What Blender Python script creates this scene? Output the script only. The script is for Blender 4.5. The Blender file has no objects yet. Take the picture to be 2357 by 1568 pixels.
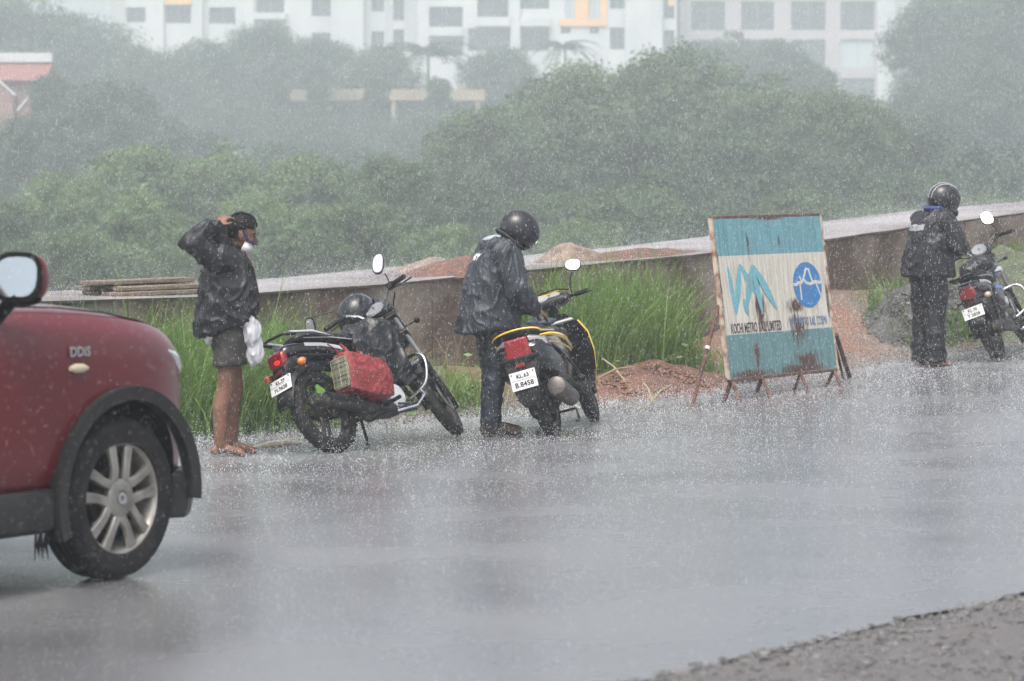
import bpy, bmesh, math, random
import numpy as np
from mathutils import Vector, Matrix, noise as mnoise
rad = math.radians
random.seed(7); RNG = np.random.default_rng(11)
sc = bpy.context.scene
COL = sc.collection

# ---------------------------------------------------------------- camera
CAMZ = 1.53
F = 6544.0            # focal length in units of a 2356-wide frame
cam_d = bpy.data.cameras.new('camera'); cam = bpy.data.objects.new('camera', cam_d); COL.objects.link(cam)
cam.location = (0, 0, CAMZ); cam.rotation_euler = (rad(90), 0, 0)
cam_d.sensor_width = 36.0; cam_d.lens = 36.0 * F / 2356.0
cam_d.shift_y = -(784 - 540) / 2356.0
cam_d.clip_start = 0.1; cam_d.clip_end = 2000
cam_d.dof.use_dof = True; cam_d.dof.focus_distance = 21.0; cam_d.dof.aperture_fstop = 3.6
sc.camera = cam
HAZE = 0.0020

# ---------------------------------------------------------------- sky and light
SUN_EL, SUN_AZ = 62.0, 200.0
world = bpy.data.worlds.new('World'); sc.world = world; world.use_nodes = True
nt = world.node_tree; nt.nodes.clear()
sky = nt.nodes.new('ShaderNodeTexSky'); sky.sky_type = 'NISHITA'; sky.sun_disc = False
sky.sun_elevation = rad(SUN_EL); sky.sun_rotation = rad(SUN_AZ)
sky.air_density = 1.0; sky.dust_density = 6.0; sky.ozone_density = 1.0
hsv = nt.nodes.new('ShaderNodeHueSaturation'); hsv.inputs['Saturation'].default_value = 0.50
bg = nt.nodes.new('ShaderNodeBackground'); bg.inputs['Strength'].default_value = 0.12
wo = nt.nodes.new('ShaderNodeOutputWorld')
nt.links.new(sky.outputs[0], hsv.inputs['Color']); nt.links.new(hsv.outputs[0], bg.inputs[0]); nt.links.new(bg.outputs[0], wo.inputs[0])
sun_d = bpy.data.lights.new('sun', 'SUN'); sun_d.energy = 1.0; sun_d.angle = rad(25); sun_d.color = (1.0, 0.97, 0.93)
sun = bpy.data.objects.new('sun', sun_d); COL.objects.link(sun)
sun.rotation_euler = (rad(90 - SUN_EL), 0, rad(180 - SUN_AZ)); sun.location = (0, 0, 80)
vs = sc.view_settings
vs.view_transform = 'Standard'; vs.look = 'None'; vs.gamma = 1.0; vs.use_curve_mapping = False
vs.exposure = 1.2
cy = sc.cycles
cy.max_bounces = 5; cy.diffuse_bounces = 2; cy.glossy_bounces = 3; cy.transmission_bounces = 3
cy.volume_bounces = 1; cy.transparent_max_bounces = 6
cy.caustics_reflective = False; cy.caustics_refractive = False
cy.use_denoising = True
cy.use_adaptive_sampling = True; cy.adaptive_threshold = 0.02
cy.sample_clamp_indirect = 6.0

# ---------------------------------------------------------------- frames
def at(px, py, d):
    return Vector(((px - 1178) / F * d, d, CAMZ + (540 - py) / F * d))
PHI = rad(46)
U = Vector((math.sin(PHI), math.cos(PHI), 0)); NV = Vector((math.cos(PHI), -math.sin(PHI), 0))
O = Vector((-1.98, 19.65, 0))
def tn(x, y):
    rx, ry = x - O.x, y - O.y
    return rx * U.x + ry * U.y, rx * NV.x + ry * NV.y
def xy(t, n): return O.x + t * U.x + n * NV.x, O.y + t * U.y + n * NV.y
def g(t):
    if t <= 0: return 0.0
    if t < 7.3: return 0.0041 * t * t
    return 0.2185 + 0.06 * (min(t, 60) - 7.3)
def g_of(x, y): return g(tn(x, y)[0])
def ground_px(px, py, guess=20.0):
    d = guess
    for _ in range(60):
        p = at(px, py, d); d = .6 * d + .4 * (CAMZ - g_of(p.x, p.y)) * F / (py - 540)
    p = at(px, py, d); p.z = g_of(p.x, p.y); return p
# top edge of the retaining wall, from its real course beside the road
WN = -3.0
_wp = [(100, 690), (450, 680), (700, 663), (900, 650), (1060, 633), (1500, 592), (1640, 579), (1900, 548), (2100, 520), (2356, 487)]
_wt, _wz = [], []
for px, py in _wp:
    k = (px - 1178) / F
    bx, by = xy(0, WN)
    t = (k * by - bx) / (U.x - k * U.y)
    X, Y = xy(t, WN); _wt.append(t); _wz.append(CAMZ + (540 - py) / F * Y)
def wall_z(t):
    if t < _wt[0]: return _wz[0]
    if t > _wt[-1]: return _wz[-1] + 0.055 * (t - _wt[-1])
    return float(np.interp(t, _wt, _wz))
DECK_W = 1.5
def tp(px, n):
    """distance along the road at which the line n metres off the kerb crosses column px"""
    k = (px - 1178) / F; bx, by = xy(0, n)
    return (k * by - bx) / (U.x - k * U.y)

# ---------------------------------------------------------------- tagging
def tag(o, label=None, cat=None, group=None, kind=None):
    if label: o['label'] = label
    if cat: o['category'] = cat
    if group: o['group'] = group
    if kind: o['kind'] = kind
    return o
def empty(name, loc, label, cat, group=None, M=None):
    o = bpy.data.objects.new(name, None); COL.objects.link(o); o.empty_display_size = 0.1
    if M is not None: o.matrix_world = M
    else: o.location = loc
    return tag(o, label, cat, group)

# ---------------------------------------------------------------- materials
MATS = {}
def _n(nt, t, **kw):
    n = nt.nodes.new(t)
    for k, v in kw.items(): setattr(n, k, v)
    return n
def mat(name, col, rough=0.5, metal=0.0, var=0.15, vscale=6.0, bump=0.0, bscale=40.0, coat=0.0, col2=None, spec=0.5,
        transl=0.0, attr=None, trans=0.0, emis=0.0, coords='Object', stretch=(1, 1, 1), contrast=(0.35, 0.65), rvar=0.0):
    """principled material; colour varies by noise between col and col2 (or a darker col)"""
    if name in MATS: return MATS[name]
    m = bpy.data.materials.new(name); m.use_nodes = True; nt = m.node_tree; L = nt.links.new
    p = nt.nodes['Principled BSDF']; out = nt.nodes['Material Output']
    p.inputs['Roughness'].default_value = rough; p.inputs['Metallic'].default_value = metal
    p.inputs['Specular IOR Level'].default_value = spec
    p.inputs['Coat Weight'].default_value = coat; p.inputs['Coat Roughness'].default_value = 0.08
    p.inputs['Transmission Weight'].default_value = trans
    tc = _n(nt, 'ShaderNodeTexCoord'); mp = _n(nt, 'ShaderNodeMapping'); mp.inputs['Scale'].default_value = stretch
    L(tc.outputs[coords], mp.inputs[0])
    c2 = col2 if col2 else tuple(c * (1 - var) for c in col)
    mix = _n(nt, 'ShaderNodeMix', data_type='RGBA')
    mix.inputs['A'].default_value = (*col, 1); mix.inputs['B'].default_value = (*c2, 1)
    if attr:
        a = _n(nt, 'ShaderNodeAttribute', attribute_name=attr); L(a.outputs['Fac'], mix.inputs['Factor'])
    else:
        nz = _n(nt, 'ShaderNodeTexNoise'); nz.inputs['Scale'].default_value = vscale; nz.inputs['Detail'].default_value = 6
        L(mp.outputs[0], nz.inputs['Vector'])
        mr = _n(nt, 'ShaderNodeMapRange'); mr.inputs[1].default_value = contrast[0]; mr.inputs[2].default_value = contrast[1]
        L(nz.outputs['Fac'], mr.inputs[0]); L(mr.outputs[0], mix.inputs['Factor'])
        if rvar:
            mr2 = _n(nt, 'ShaderNodeMapRange'); mr2.inputs[1].default_value = contrast[0]; mr2.inputs[2].default_value = contrast[1]
            mr2.inputs[3].default_value = rough; mr2.inputs[4].default_value = rough + rvar
            L(nz.outputs['Fac'], mr2.inputs[0]); L(mr2.outputs[0], p.inputs['Roughness'])
    L(mix.outputs['Result'], p.inputs['Base Color'])
    if bump:
        b = _n(nt, 'ShaderNodeBump'); b.inputs['Strength'].default_value = bump; b.inputs['Distance'].default_value = 0.02
        nb = _n(nt, 'ShaderNodeTexNoise'); nb.inputs['Scale'].default_value = bscale; nb.inputs['Detail'].default_value = 5
        L(mp.outputs[0], nb.inputs['Vector']); L(nb.outputs['Fac'], b.inputs['Height']); L(b.outputs[0], p.inputs['Normal'])
    if emis:
        p.inputs['Emission Color'].default_value = (*col, 1); p.inputs['Emission Strength'].default_value = emis
    if transl:
        t = _n(nt, 'ShaderNodeBsdfTranslucent'); L(mix.outputs['Result'], t.inputs[0])
        ms = _n(nt, 'ShaderNodeMixShader'); ms.inputs[0].default_value = transl
        L(p.outputs[0], ms.inputs[1]); L(t.outputs[0], ms.inputs[2]); L(ms.outputs[0], out.inputs[0])
    MATS[name] = m
    return m

# ---------------------------------------------------------------- mesh tools
def np_mesh(name, V, Fc, attrs=None, smooth=False):
    V = np.asarray(V, np.float32); Fc = np.asarray(Fc, np.int32)
    me = bpy.data.meshes.new(name); k = Fc.shape[1]
    me.vertices.add(len(V)); me.vertices.foreach_set('co', V.ravel())
    me.loops.add(Fc.size); me.loops.foreach_set('vertex_index', Fc.ravel())
    me.polygons.add(len(Fc)); me.polygons.foreach_set('loop_start', np.arange(0, Fc.size, k, dtype=np.int32))
    me.polygons.foreach_set('loop_total', np.full(len(Fc), k, np.int32))
    me.polygons.foreach_set('use_smooth', np.full(len(Fc), smooth))
    me.update(calc_edges=True)
    for nme, arr in (attrs or {}).items():
        a = me.attributes.new(nme, 'FLOAT', 'POINT'); a.data.foreach_set('value', np.asarray(arr, np.float32))
    return me
def link(name, me, m=None, parent=None, M=None):
    o = bpy.data.objects.new(name, me); COL.objects.link(o)
    if m is not None:
        me.materials.clear(); me.materials.append(m)
    if parent is not None: o.parent = parent
    if M is not None:
        if parent is None: o.matrix_world = M
        else: o.matrix_local = M
    return o
def axis_matrix(p, z, x=None):
    z = Vector(z).normalized()
    x = Vector(x) if x is not None else (Vector((1, 0, 0)) if abs(z.x) < 0.9 else Vector((0, 1, 0)))
    y = z.cross(x).normalized(); x = y.cross(z).normalized()
    m = Matrix((x, y, z)).transposed().to_4x4(); m.translation = p
    return m
def T(v): return Matrix.Translation(Vector(v))
def R(a, ax): return Matrix.Rotation(a, 4, ax)
class MB:
    def __init__(s, M=None): s.v = []; s.f = []; s.M = M
    def add(s, vs_, fs, M=None):
        b = len(s.v)
        for p in vs_:
            p = Vector(p)
            if M is not None: p = M @ p
            if s.M is not None: p = s.M @ p
            s.v.append(tuple(p))
        s.f += [tuple(i + b for i in f) for f in fs]; return s
    def box(s, c, size, M=None):
        a, b, d = (k / 2 for k in size); cx, cy_, cz = c
        vs_ = [(cx + x * a, cy_ + y * b, cz + z * d) for x in (-1, 1) for y in (-1, 1) for z in (-1, 1)]
        return s.add(vs_, [(0, 1, 3, 2), (4, 6, 7, 5), (0, 4, 5, 1), (2, 3, 7, 6), (0, 2, 6, 4), (1, 5, 7, 3)], M)
    def loft(s, rings, cap=True, closed=False, M=None):
        k = len(rings[0]); vs_ = [p for r in rings for p in r]; fs = []
        nr = len(rings)
        for i in range(nr if closed else nr - 1):
            j = (i + 1) % nr
            for q in range(k):
                w = (q + 1) % k; fs.append((i * k + q, i * k + w, j * k + w, j * k + q))
        if cap and not closed:
            fs.append(tuple(range(k))[::-1]); fs.append(tuple((nr - 1) * k + q for q in range(k)))
        return s.add(vs_, fs, M)
    def tube(s, path, r, seg=10, cap=True, closed=False, flat=1.0, up=None):
        path = [Vector(p) for p in path]; n = len(path)
        rr = r if isinstance(r, (list, tuple)) else [r] * n
        rings = []; px = None
        for i, p in enumerate(path):
            if closed: d = path[(i + 1) % n] - path[i - 1]
            else: d = path[min(i + 1, n - 1)] - path[max(i - 1, 0)]
            d.normalize()
            if px is None:
                x = Vector(up) if up is not None else (Vector((0, 0, 1)) if abs(d.z) < 0.9 else Vector((1, 0, 0)))
            else: x = px
            y = d.cross(x).normalized(); x = y.cross(d).normalized(); px = x
            rings.append([p + (x * math.cos(a) * flat + y * math.sin(a)) * rr[i] for a in (2 * math.pi * q / seg for q in range(seg))])
        return s.loft(rings, cap, closed)
    def lathe(s, prof, M=None, seg=24, closed=False, cap=True, a0=0.0, a1=None):
        full = a1 is None; n = seg if full else seg + 1
        A = [a0 + (2 * math.pi if full else (a1 - a0)) * q / seg for q in range(n)]
        vs_ = [(r * math.cos(a), r * math.sin(a), h) for a in A for r, h in prof]
        k = len(prof); fs = []
        for i in range(seg):
            j = (i + 1) % n
            for q in range(k if closed else k - 1):
                w = (q + 1) % k; fs.append((i * k + q, j * k + q, j * k + w, i * k + w))
        if full and cap and not closed:
            for q, rev in ((0, True), (k - 1, False)):
                if prof[q][0] > 1e-6:
                    loop = tuple(i * k + q for i in range(n)); fs.append(loop[::-1] if rev else loop)
        if not full and closed and cap:
            fs.append(tuple(range(k))); fs.append(tuple((n - 1) * k + q for q in range(k))[::-1])
        return s.add(vs_, fs, M)
    def ell(s, c, r, M=None, seg=16, rings=10, pred=None):
        vs_ = []; fs = []
        for i in range(rings + 1):
            th = math.pi * i / rings
            for q in range(seg):
                a = 2 * math.pi * q / seg
                vs_.append((math.sin(th) * math.cos(a), math.sin(th) * math.sin(a), math.cos(th)))
        for i in range(rings):
            for q in range(seg):
                w = (q + 1) % seg; f = (i * seg + q, (i + 1) * seg + q, (i + 1) * seg + w, i * seg + w)
                if pred is not None:
                    cc = sum((Vector(vs_[k]) for k in f), Vector()) / 4
                    if not pred(cc): continue
                fs.append(f)
        rv = Matrix.Diagonal((*r, 1)) if not isinstance(r, (int, float)) else Matrix.Diagonal((r, r, r, 1))
        MM = T(c) @ (M if M is not None else Matrix()) @ rv
        return s.add(vs_, fs, MM)
    def cap(s, p0, r0, p1, r1, seg=12):
        """tapered capsule"""
        p0, p1 = Vector(p0), Vector(p1); d = p1 - p0; L_ = d.length
        prof = []
        for i in range(5):
            a = math.pi / 2 * (1 - i / 4); prof.append((r0 * math.cos(a), -r0 * math.sin(a)))
        for i in range(5):
            a = math.pi / 2 * i / 4; prof.append((r1 * math.cos(a), L_ + r1 * math.sin(a)))
        return s.lathe(prof, axis_matrix(p0, d), seg, cap=False)
    def chain(s, pts, seg=12):
        for (p0, r0), (p1, r1) in zip(pts, pts[1:]): s.cap(p0, r0, p1, r1, seg)
        return s
    def prism(s, poly, M, th):
        """2-D polygon extruded along local z by th"""
        k = len(poly); vs_ = [(x, y, 0) for x, y in poly] + [(x, y, th) for x, y in poly]
        fs = [tuple(range(k))[::-1], tuple(range(k, 2 * k))] + [(q, (q + 1) % k, k + (q + 1) % k, k + q) for q in range(k)]
        return s.add(vs_, fs, M)
    def mesh(s, name, clean=True):
        me = bpy.data.meshes.new(name); me.from_pydata(s.v, [], s.f)
        if clean:
            bm = bmesh.new(); bm.from_mesh(me)
            bmesh.ops.remove_doubles(bm, verts=bm.verts, dist=1e-5)
            bmesh.ops.recalc_face_normals(bm, faces=bm.faces); bm.to_mesh(me); bm.free()
        return me
    def build(s, name, m, parent=None, smooth=40, bevel=0.0, subsurf=0, solid=0.0, M=None, clean=True):
        me = s.mesh(name, clean)
        if smooth:
            me.shade_smooth(); me.set_sharp_from_angle(angle=rad(smooth))
        o = link(name, me, m, parent, M)
        if solid:
            k = o.modifiers.new('solid', 'SOLIDIFY'); k.thickness = solid; k.offset = 0
        if bevel:
            k = o.modifiers.new('bevel', 'BEVEL'); k.width = bevel; k.segments = 2; k.limit_method = 'ANGLE'; k.angle_limit = rad(35)
        if subsurf:
            k = o.modifiers.new('sub', 'SUBSURF'); k.levels = subsurf; k.render_levels = subsurf
        return o
def evaluated(o, name):
    dg = bpy.context.evaluated_depsgraph_get(); dg.update()
    me = bpy.data.meshes.new_from_object(o.evaluated_get(dg)); me.name = name
    old = o.data; bpy.data.objects.remove(o)
    if hasattr(old, 'vertices'): bpy.data.meshes.remove(old)
    return me
def remesh(mb, name, voxel=0.01, it=6, fold=None, m=None, parent=None):
    """one continuous skin over overlapping volumes, then cloth folds"""
    o = link('tmp', mb.mesh('tmp'))
    k = o.modifiers.new('r', 'REMESH'); k.mode = 'VOXEL'; k.voxel_size = voxel; k.use_smooth_shade = True
    if it:
        k = o.modifiers.new('s', 'SMOOTH'); k.factor = 0.5; k.iterations = it
    me = evaluated(o, name)
    if fold:
        n = len(me.vertices); co = np.empty(n * 3, np.float32); me.vertices.foreach_get('co', co)
        no = np.empty(n * 3, np.float32); me.vertex_normals.foreach_get('vector', no)
        co = co.reshape(-1, 3); no = no.reshape(-1, 3)
        d = np.array([fold(Vector(p)) for p in co], np.float32)
        co += no * d[:, None]; me.vertices.foreach_set('co', co.ravel()); me.update()
    me.shade_smooth()
    return link(name, me, m, parent)
def folds(amp, sx=9, sy=9, sz=4, seed=0.0, fine=0.35):
    def f(p):
        q = Vector((p.x * sx + seed, p.y * sy + seed * 1.7, p.z * sz))
        w = mnoise.noise_vector(q * 0.5) * 1.1
        a = (1 - min(1, abs(mnoise.noise(q + w)) * 2.6)) ** 2
        b = (1 - min(1, abs(mnoise.noise(q * 2.3 + w * 1.5 + Vector((5, 3, 1)))) * 2.6)) ** 2
        return amp * (a * 0.75 - 0.3 + b * fine)
    return f
def text_mesh(body, size, name='lettering', ext=0.0006, bold=0.0, sx=1.0):
    cu = bpy.data.curves.new('txt', 'FONT'); cu.body = body; cu.size = size; cu.extrude = ext; cu.offset = bold
    cu.align_x = 'CENTER'; cu.align_y = 'CENTER'; cu.space_character = 1.05; cu.resolution_u = 3
    o = bpy.data.objects.new('txt', cu); COL.objects.link(o)
    dg = bpy.context.evaluated_depsgraph_get(); dg.update()
    me = bpy.data.meshes.new_from_object(o.evaluated_get(dg)); me.name = name
    bpy.data.objects.remove(o); bpy.data.curves.remove(cu)
    if sx != 1.0: me.transform(Matrix.Diagonal((sx, 1, 1, 1)))
    return me
# ================================================================ setting
def h_far(x, y):
    """hillside behind the deck"""
    z = float(np.interp(y / 2.0, [0, 40, 62, 85, 110, 135, 170, 205, 240, 480], [-1.2, -1.2, -1.0, 0.3, 3.0, 5.2, 7.2, 8.4, 9.0, 9.5]))
    z = CAMZ + 1.9 * (z - CAMZ)
    return z + 0.35 * mnoise.noise(Vector((x * 0.09, y * 0.09, 0)))
def sstep(a, b, x):
    k = min(1, max(0, (x - a) / (b - a))); return k * k * (3 - 2 * k)
ROAD_FAR, ROAD_NEAR = -1.25, 8.55
def near_edge(t): return 8.57 - 0.16 * (min(1.5, max(-9, t)) + 3.7)
T_SLIP, T_SOIL, T_BANK = tp(1060, -2.7), tp(1960, -2.6), tp(2290, -2.4)
def soil_rise(t, n):
    """soil washed up against the wall"""
    r = 0.12 * sstep(-1.5, -3.0, n)
    r += 0.12 * math.exp(-((t - T_SLIP) / 0.75) ** 2) * sstep(-1.9, -3.0, n)       # red slip behind the scooter rider
    r += 0.42 * math.exp(-((t - T_SOIL) / 1.5) ** 2) * sstep(-1.9, -3.0, n)
    r += 0.55 * sstep(T_BANK - 2, T_BANK + 1, t) * sstep(-1.8, -3.0, n)
    return r
def G(x, y):
    t, n = tn(x, y); z = g(t)
    if n < ROAD_FAR and n > -8.6:
        k = sstep(ROAD_FAR, ROAD_FAR - 0.5, n)
        z += k * 0.03 + 0.03 * k * mnoise.noise(Vector((x * 2.5, y * 2.5, 1)))
        if n > -4: z += soil_rise(t, n)
        if -60 < t < 60: return z
    if n >= near_edge(t) - .1:
        k = sstep(near_edge(t) - .1, near_edge(t) + 0.3, n)
        z += k * (0.028 + 0.02 * mnoise.noise(Vector((x * 4, y * 4, 3))))
        return z
    if n <= -8.6 or abs(t) >= 60:
        k = sstep(-8.0, -11.0, n) if n < -8 else 0
        z = z * (1 - k) + h_far(x, y) * k
    return z
def axis_samples(parts):
    r = []
    for a, b, s in parts:
        r += list(np.arange(a, b, s))
    return np.array(r + [parts[-1][1]])
ts = axis_samples([(-480, -60, 20), (-60, -14, 2), (-14, 20, 0.16), (20, 60, 2), (60, 480, 20)])
ns = axis_samples([(-480, -120, 12), (-120, -12, 4), (-12, -4, 0.5), (-4, -1.0, 0.12), (-1.0, 7.4, 0.9), (7.4, 12, 0.12), (12, 20, 1), (20, 480, 20)])
V = []; zone = []; shoulder = []
for n_ in ns:
    for t_ in ts:
        X, Y = xy(t_, n_); V.append((X, Y, G(X, Y) - (0.012 if ROAD_FAR - 0.2 < n_ < near_edge(t_) + .05 else 0)))
        shoulder.append(.85 if n_ > 4 else .7 * sstep(-2.2, -1.4, n_) * (1 - .75 * sstep(tp(1620, n_), tp(1760, n_), t_) * (1 - sstep(-1.7, -1.3, n_))))
        zone.append(1.0 if n_ < -7.5 else 0.0)
nt_, nn_ = len(ts), len(ns)
idx = np.arange(nt_ * nn_).reshape(nn_, nt_)
Fq = np.stack([idx[:-1, :-1], idx[1:, :-1], idx[1:, 1:], idx[:-1, 1:]], -1).reshape(-1, 4)
me = np_mesh('ground', V, Fq, {'zone': zone, 'shoulder': shoulder}, smooth=True)
# ground material: red-brown laterite soil, grey gravel towards the road, rough green on the hillside
m = bpy.data.materials.new('ground'); m.use_nodes = True; nt = m.node_tree; L = nt.links.new; p = nt.nodes['Principled BSDF']
tc = _n(nt, 'ShaderNodeTexCoord')
n1 = _n(nt, 'ShaderNodeTexNoise'); n1.inputs['Scale'].default_value = 0.9; n1.inputs['Detail'].default_value = 8; L(tc.outputs['Object'], n1.inputs['Vector'])
n2 = _n(nt, 'ShaderNodeTexNoise'); n2.inputs['Scale'].default_value = 38; n2.inputs['Detail'].default_value = 6; L(tc.outputs['Object'], n2.inputs['Vector'])
cr = _n(nt, 'ShaderNodeValToRGB'); e = cr.color_ramp.elements
e[0].position = 0.38; e[0].color = (0.21, 0.115, 0.080, 1); e[1].position = 0.62; e[1].color = (0.17, 0.15, 0.13, 1); L(n1.outputs[0], cr.inputs[0])
cr2 = _n(nt, 'ShaderNodeValToRGB'); e = cr2.color_ramp.elements
e[0].position = 0.35; e[0].color = (0.45, 0.45, 0.45, 1); e[1].position = 0.68; e[1].color = (1.6, 1.55, 1.5, 1); L(n2.outputs[0], cr2.inputs[0])
mx = _n(nt, 'ShaderNodeMix', data_type='RGBA', blend_type='MULTIPLY'); mx.inputs['Factor'].default_value = 0.8
L(cr.outputs[0], mx.inputs['A']); L(cr2.outputs[0], mx.inputs['B'])
at_ = _n(nt, 'ShaderNodeAttribute', attribute_name='zone')
sx_ = _n(nt, 'ShaderNodeAttribute', attribute_name='shoulder')
msh = _n(nt, 'ShaderNodeMix', data_type='RGBA'); msh.inputs['B'].default_value = (0.080, 0.077, 0.075, 1)
mz = _n(nt, 'ShaderNodeMix', data_type='RGBA'); mz.inputs['B'].default_value = (0.05, 0.085, 0.03, 1)
L(at_.outputs['Fac'], mz.inputs['Factor']); L(sx_.outputs['Fac'], msh.inputs['Factor']); L(mx.outputs['Result'], msh.inputs['A']); L(msh.outputs['Result'], mz.inputs['A']); L(mz.outputs['Result'], p.inputs['Base Color'])
p.inputs['Roughness'].default_value = 0.4
bp = _n(nt, 'ShaderNodeBump'); bp.inputs['Strength'].default_value = 0.6; bp.inputs['Distance'].default_value = 0.02
L(n2.outputs[0], bp.inputs['Height']); L(bp.outputs[0], p.inputs['Normal'])
tag(link('ground', me, m), kind='structure')

# road sheet
ts2 = axis_samples([(-80, -14, 2), (-14, 16, 0.2), (16, 90, 2)]); ns2 = axis_samples([(ROAD_FAR, ROAD_NEAR, 0.2)])
V = []
for n_ in ns2:
    for t_ in ts2:
        nn = n_
        if n_ == ns2[0]: nn += 0.14 * mnoise.noise(Vector((t_ * 1.3, 0, 0))) + 0.05 * mnoise.noise(Vector((t_ * 6, 0, 0)))
        nn += (near_edge(t_) - ROAD_NEAR) * sstep(4, ROAD_NEAR, n_)
        if n_ == ns2[-1]: nn += 0.13 * mnoise.noise(Vector((t_ * 1.1, 5, 0))) + 0.04 * mnoise.noise(Vector((t_ * 7, 5, 0)))
        X, Y = xy(t_, nn)
        crown = 0.03 * (1 - ((nn - 3.65) / 4.9) ** 2)
        V.append((X, Y, g(t_) + 0.004 + max(0, crown)))
idx = np.arange(len(V)).reshape(len(ns2), len(ts2))
Fq = np.stack([idx[:-1, :-1], idx[1:, :-1], idx[1:, 1:], idx[:-1, 1:]], -1).reshape(-1, 4)
def road_z(t, n): return g(t) + 0.004 + max(0, 0.03 * (1 - ((n - 3.65) / 4.9) ** 2))
m = bpy.data.materials.new('wet_asphalt'); m.use_nodes = True; nt = m.node_tree; L = nt.links.new; p = nt.nodes['Principled BSDF']
tc = _n(nt, 'ShaderNodeTexCoord')
n1 = _n(nt, 'ShaderNodeTexNoise'); n1.inputs['Scale'].default_value = 0.7; n1.inputs['Detail'].default_value = 5; L(tc.outputs['Object'], n1.inputs['Vector'])
n2 = _n(nt, 'ShaderNodeTexNoise'); n2.inputs['Scale'].default_value = 90; n2.inputs['Detail'].default_value = 3; L(tc.outputs['Object'], n2.inputs['Vector'])
n3 = _n(nt, 'ShaderNodeTexNoise'); n3.inputs['Scale'].default_value = 14; n3.inputs['Detail'].default_value = 4; L(tc.outputs['Object'], n3.inputs['Vector'])
cr = _n(nt, 'ShaderNodeValToRGB'); e = cr.color_ramp.elements
e[0].position = 0.35; e[0].color = (0.105, 0.106, 0.112, 1); e[1].position = 0.7; e[1].color = (0.150, 0.150, 0.156, 1); L(n1.outputs[0], cr.inputs[0]); L(cr.outputs[0], p.inputs['Base Color'])
mr = _n(nt, 'ShaderNodeMapRange'); mr.inputs[1].default_value = 0.3; mr.inputs[2].default_value = 0.7; mr.inputs[3].default_value = 0.17; mr.inputs[4].default_value = 0.34
L(n1.outputs[0], mr.inputs[0]); L(mr.outputs[0], p.inputs['Roughness'])
vo = _n(nt, 'ShaderNodeTexVoronoi'); vo.inputs['Scale'].default_value = 11; L(tc.outputs['Object'], vo.inputs['Vector'])
sn = _n(nt, 'ShaderNodeMath', operation='SINE'); ml = _n(nt, 'ShaderNodeMath', operation='MULTIPLY'); ml.inputs[1].default_value = 34
L(vo.outputs['Distance'], ml.inputs[0]); L(ml.outputs[0], sn.inputs[0])
fd = _n(nt, 'ShaderNodeMapRange'); fd.inputs[1].default_value = 0.08; fd.inputs[2].default_value = 0.42; fd.inputs[3].default_value = 1; fd.inputs[4].default_value = 0; L(vo.outputs['Distance'], fd.inputs[0])
rp = _n(nt, 'ShaderNodeMath', operation='MULTIPLY'); L(sn.outputs[0], rp.inputs[0]); L(fd.outputs[0], rp.inputs[1])
ad = _n(nt, 'ShaderNodeMath', operation='MULTIPLY_ADD'); ad.inputs[1].default_value = 0.22; L(rp.outputs[0], ad.inputs[0]); L(n3.outputs[0], ad.inputs[2])
ad2 = _n(nt, 'ShaderNodeMath', operation='MULTIPLY_ADD'); ad2.inputs[1].default_value = 0.35; L(n2.outputs[0], ad2.inputs[0]); L(ad.outputs[0], ad2.inputs[2])
bp = _n(nt, 'ShaderNodeBump'); p.inputs['IOR'].default_value = 1.6; bp.inputs['Strength'].default_value = 0.28; bp.inputs['Distance'].default_value = 0.01
L(ad2.outputs[0], bp.inputs['Height']); L(bp.outputs[0], p.inputs['Normal'])
tag(link('road', np_mesh('road', V, Fq, smooth=True), m), kind='structure')

# ------------------------------------------------ retaining wall with a concrete deck behind it
concrete = mat('old_concrete', (0.205, 0.170, 0.143), 0.6, col2=(0.095, 0.066, 0.050), vscale=1.7, bump=1.0, bscale=18, stretch=(1.1, 1.1, 0.8), rvar=0.2, contrast=(.40, .60))
deckmat = mat('deck_concrete', (0.28, 0.255, 0.25), 0.3, col2=(0.15, 0.13, 0.125), vscale=0.8, bump=0.25, bscale=25, rvar=0.2)
wall = empty('retaining_wall', xy(0, WN) + (0,), 'long stained brown concrete retaining wall with wet pale deck on top', 'wall')
def strip(mb, t0, t1, n0, n1, zb, zt, step=0.5):
    """a solid following the wall between t0..t1, n0 (front) .. n1 (back)"""
    k = max(2, int((t1 - t0) / step) + 1); rings = []
    for i in range(k):
        t = t0 + (t1 - t0) * i / (k - 1)
        a, b = xy(t, n0), xy(t, n1)
        rings.append([(a[0], a[1], zb(t, n0)), (a[0], a[1], zt(t, n0)), (b[0], b[1], zt(t, n1)), (b[0], b[1], zb(t, n1))])
    return mb.loft(rings)
WI = T((-wall.location.x, -wall.location.y, -wall.location.z))
def rough(t, z): return 0.028 * mnoise.noise(Vector((t * 1.1, z * 1.6, 2))) + 0.012 * mnoise.noise(Vector((t * 5, z * 7, 4)))
tt = -16.0; k = 0
while tt < 40:
    w = (2.6, 1.9, 3.3, 2.2, 2.9)[k % 5]; mb = MB(WI); jog = 0.014 * ((k * 7) % 3 - 1); rings = []; m_ = int(w / .17)
    for i in range(m_ + 1):
        t = tt + 0.006 + (w - .012) * i / m_; z0, z1 = g(t) - .35, wall_z(t) - .036; ring = []
        for j in range(9):
            z = z0 + (z1 - z0) * j / 8; X, Y = xy(t, WN + jog + rough(t, z) - .02); ring.append((X, Y, z))
        X, Y = xy(t, WN - .42); ring += [(X, Y, z1), (X, Y, z0)]; rings.append(ring)
    mb.loft(rings); mb.build('wall_panel', concrete, wall, smooth=50); tt += w; k += 1
def dz(t, n): return wall_z(t) + 0.015 * (WN - n)
mb = MB(WI); rings = []
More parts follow.
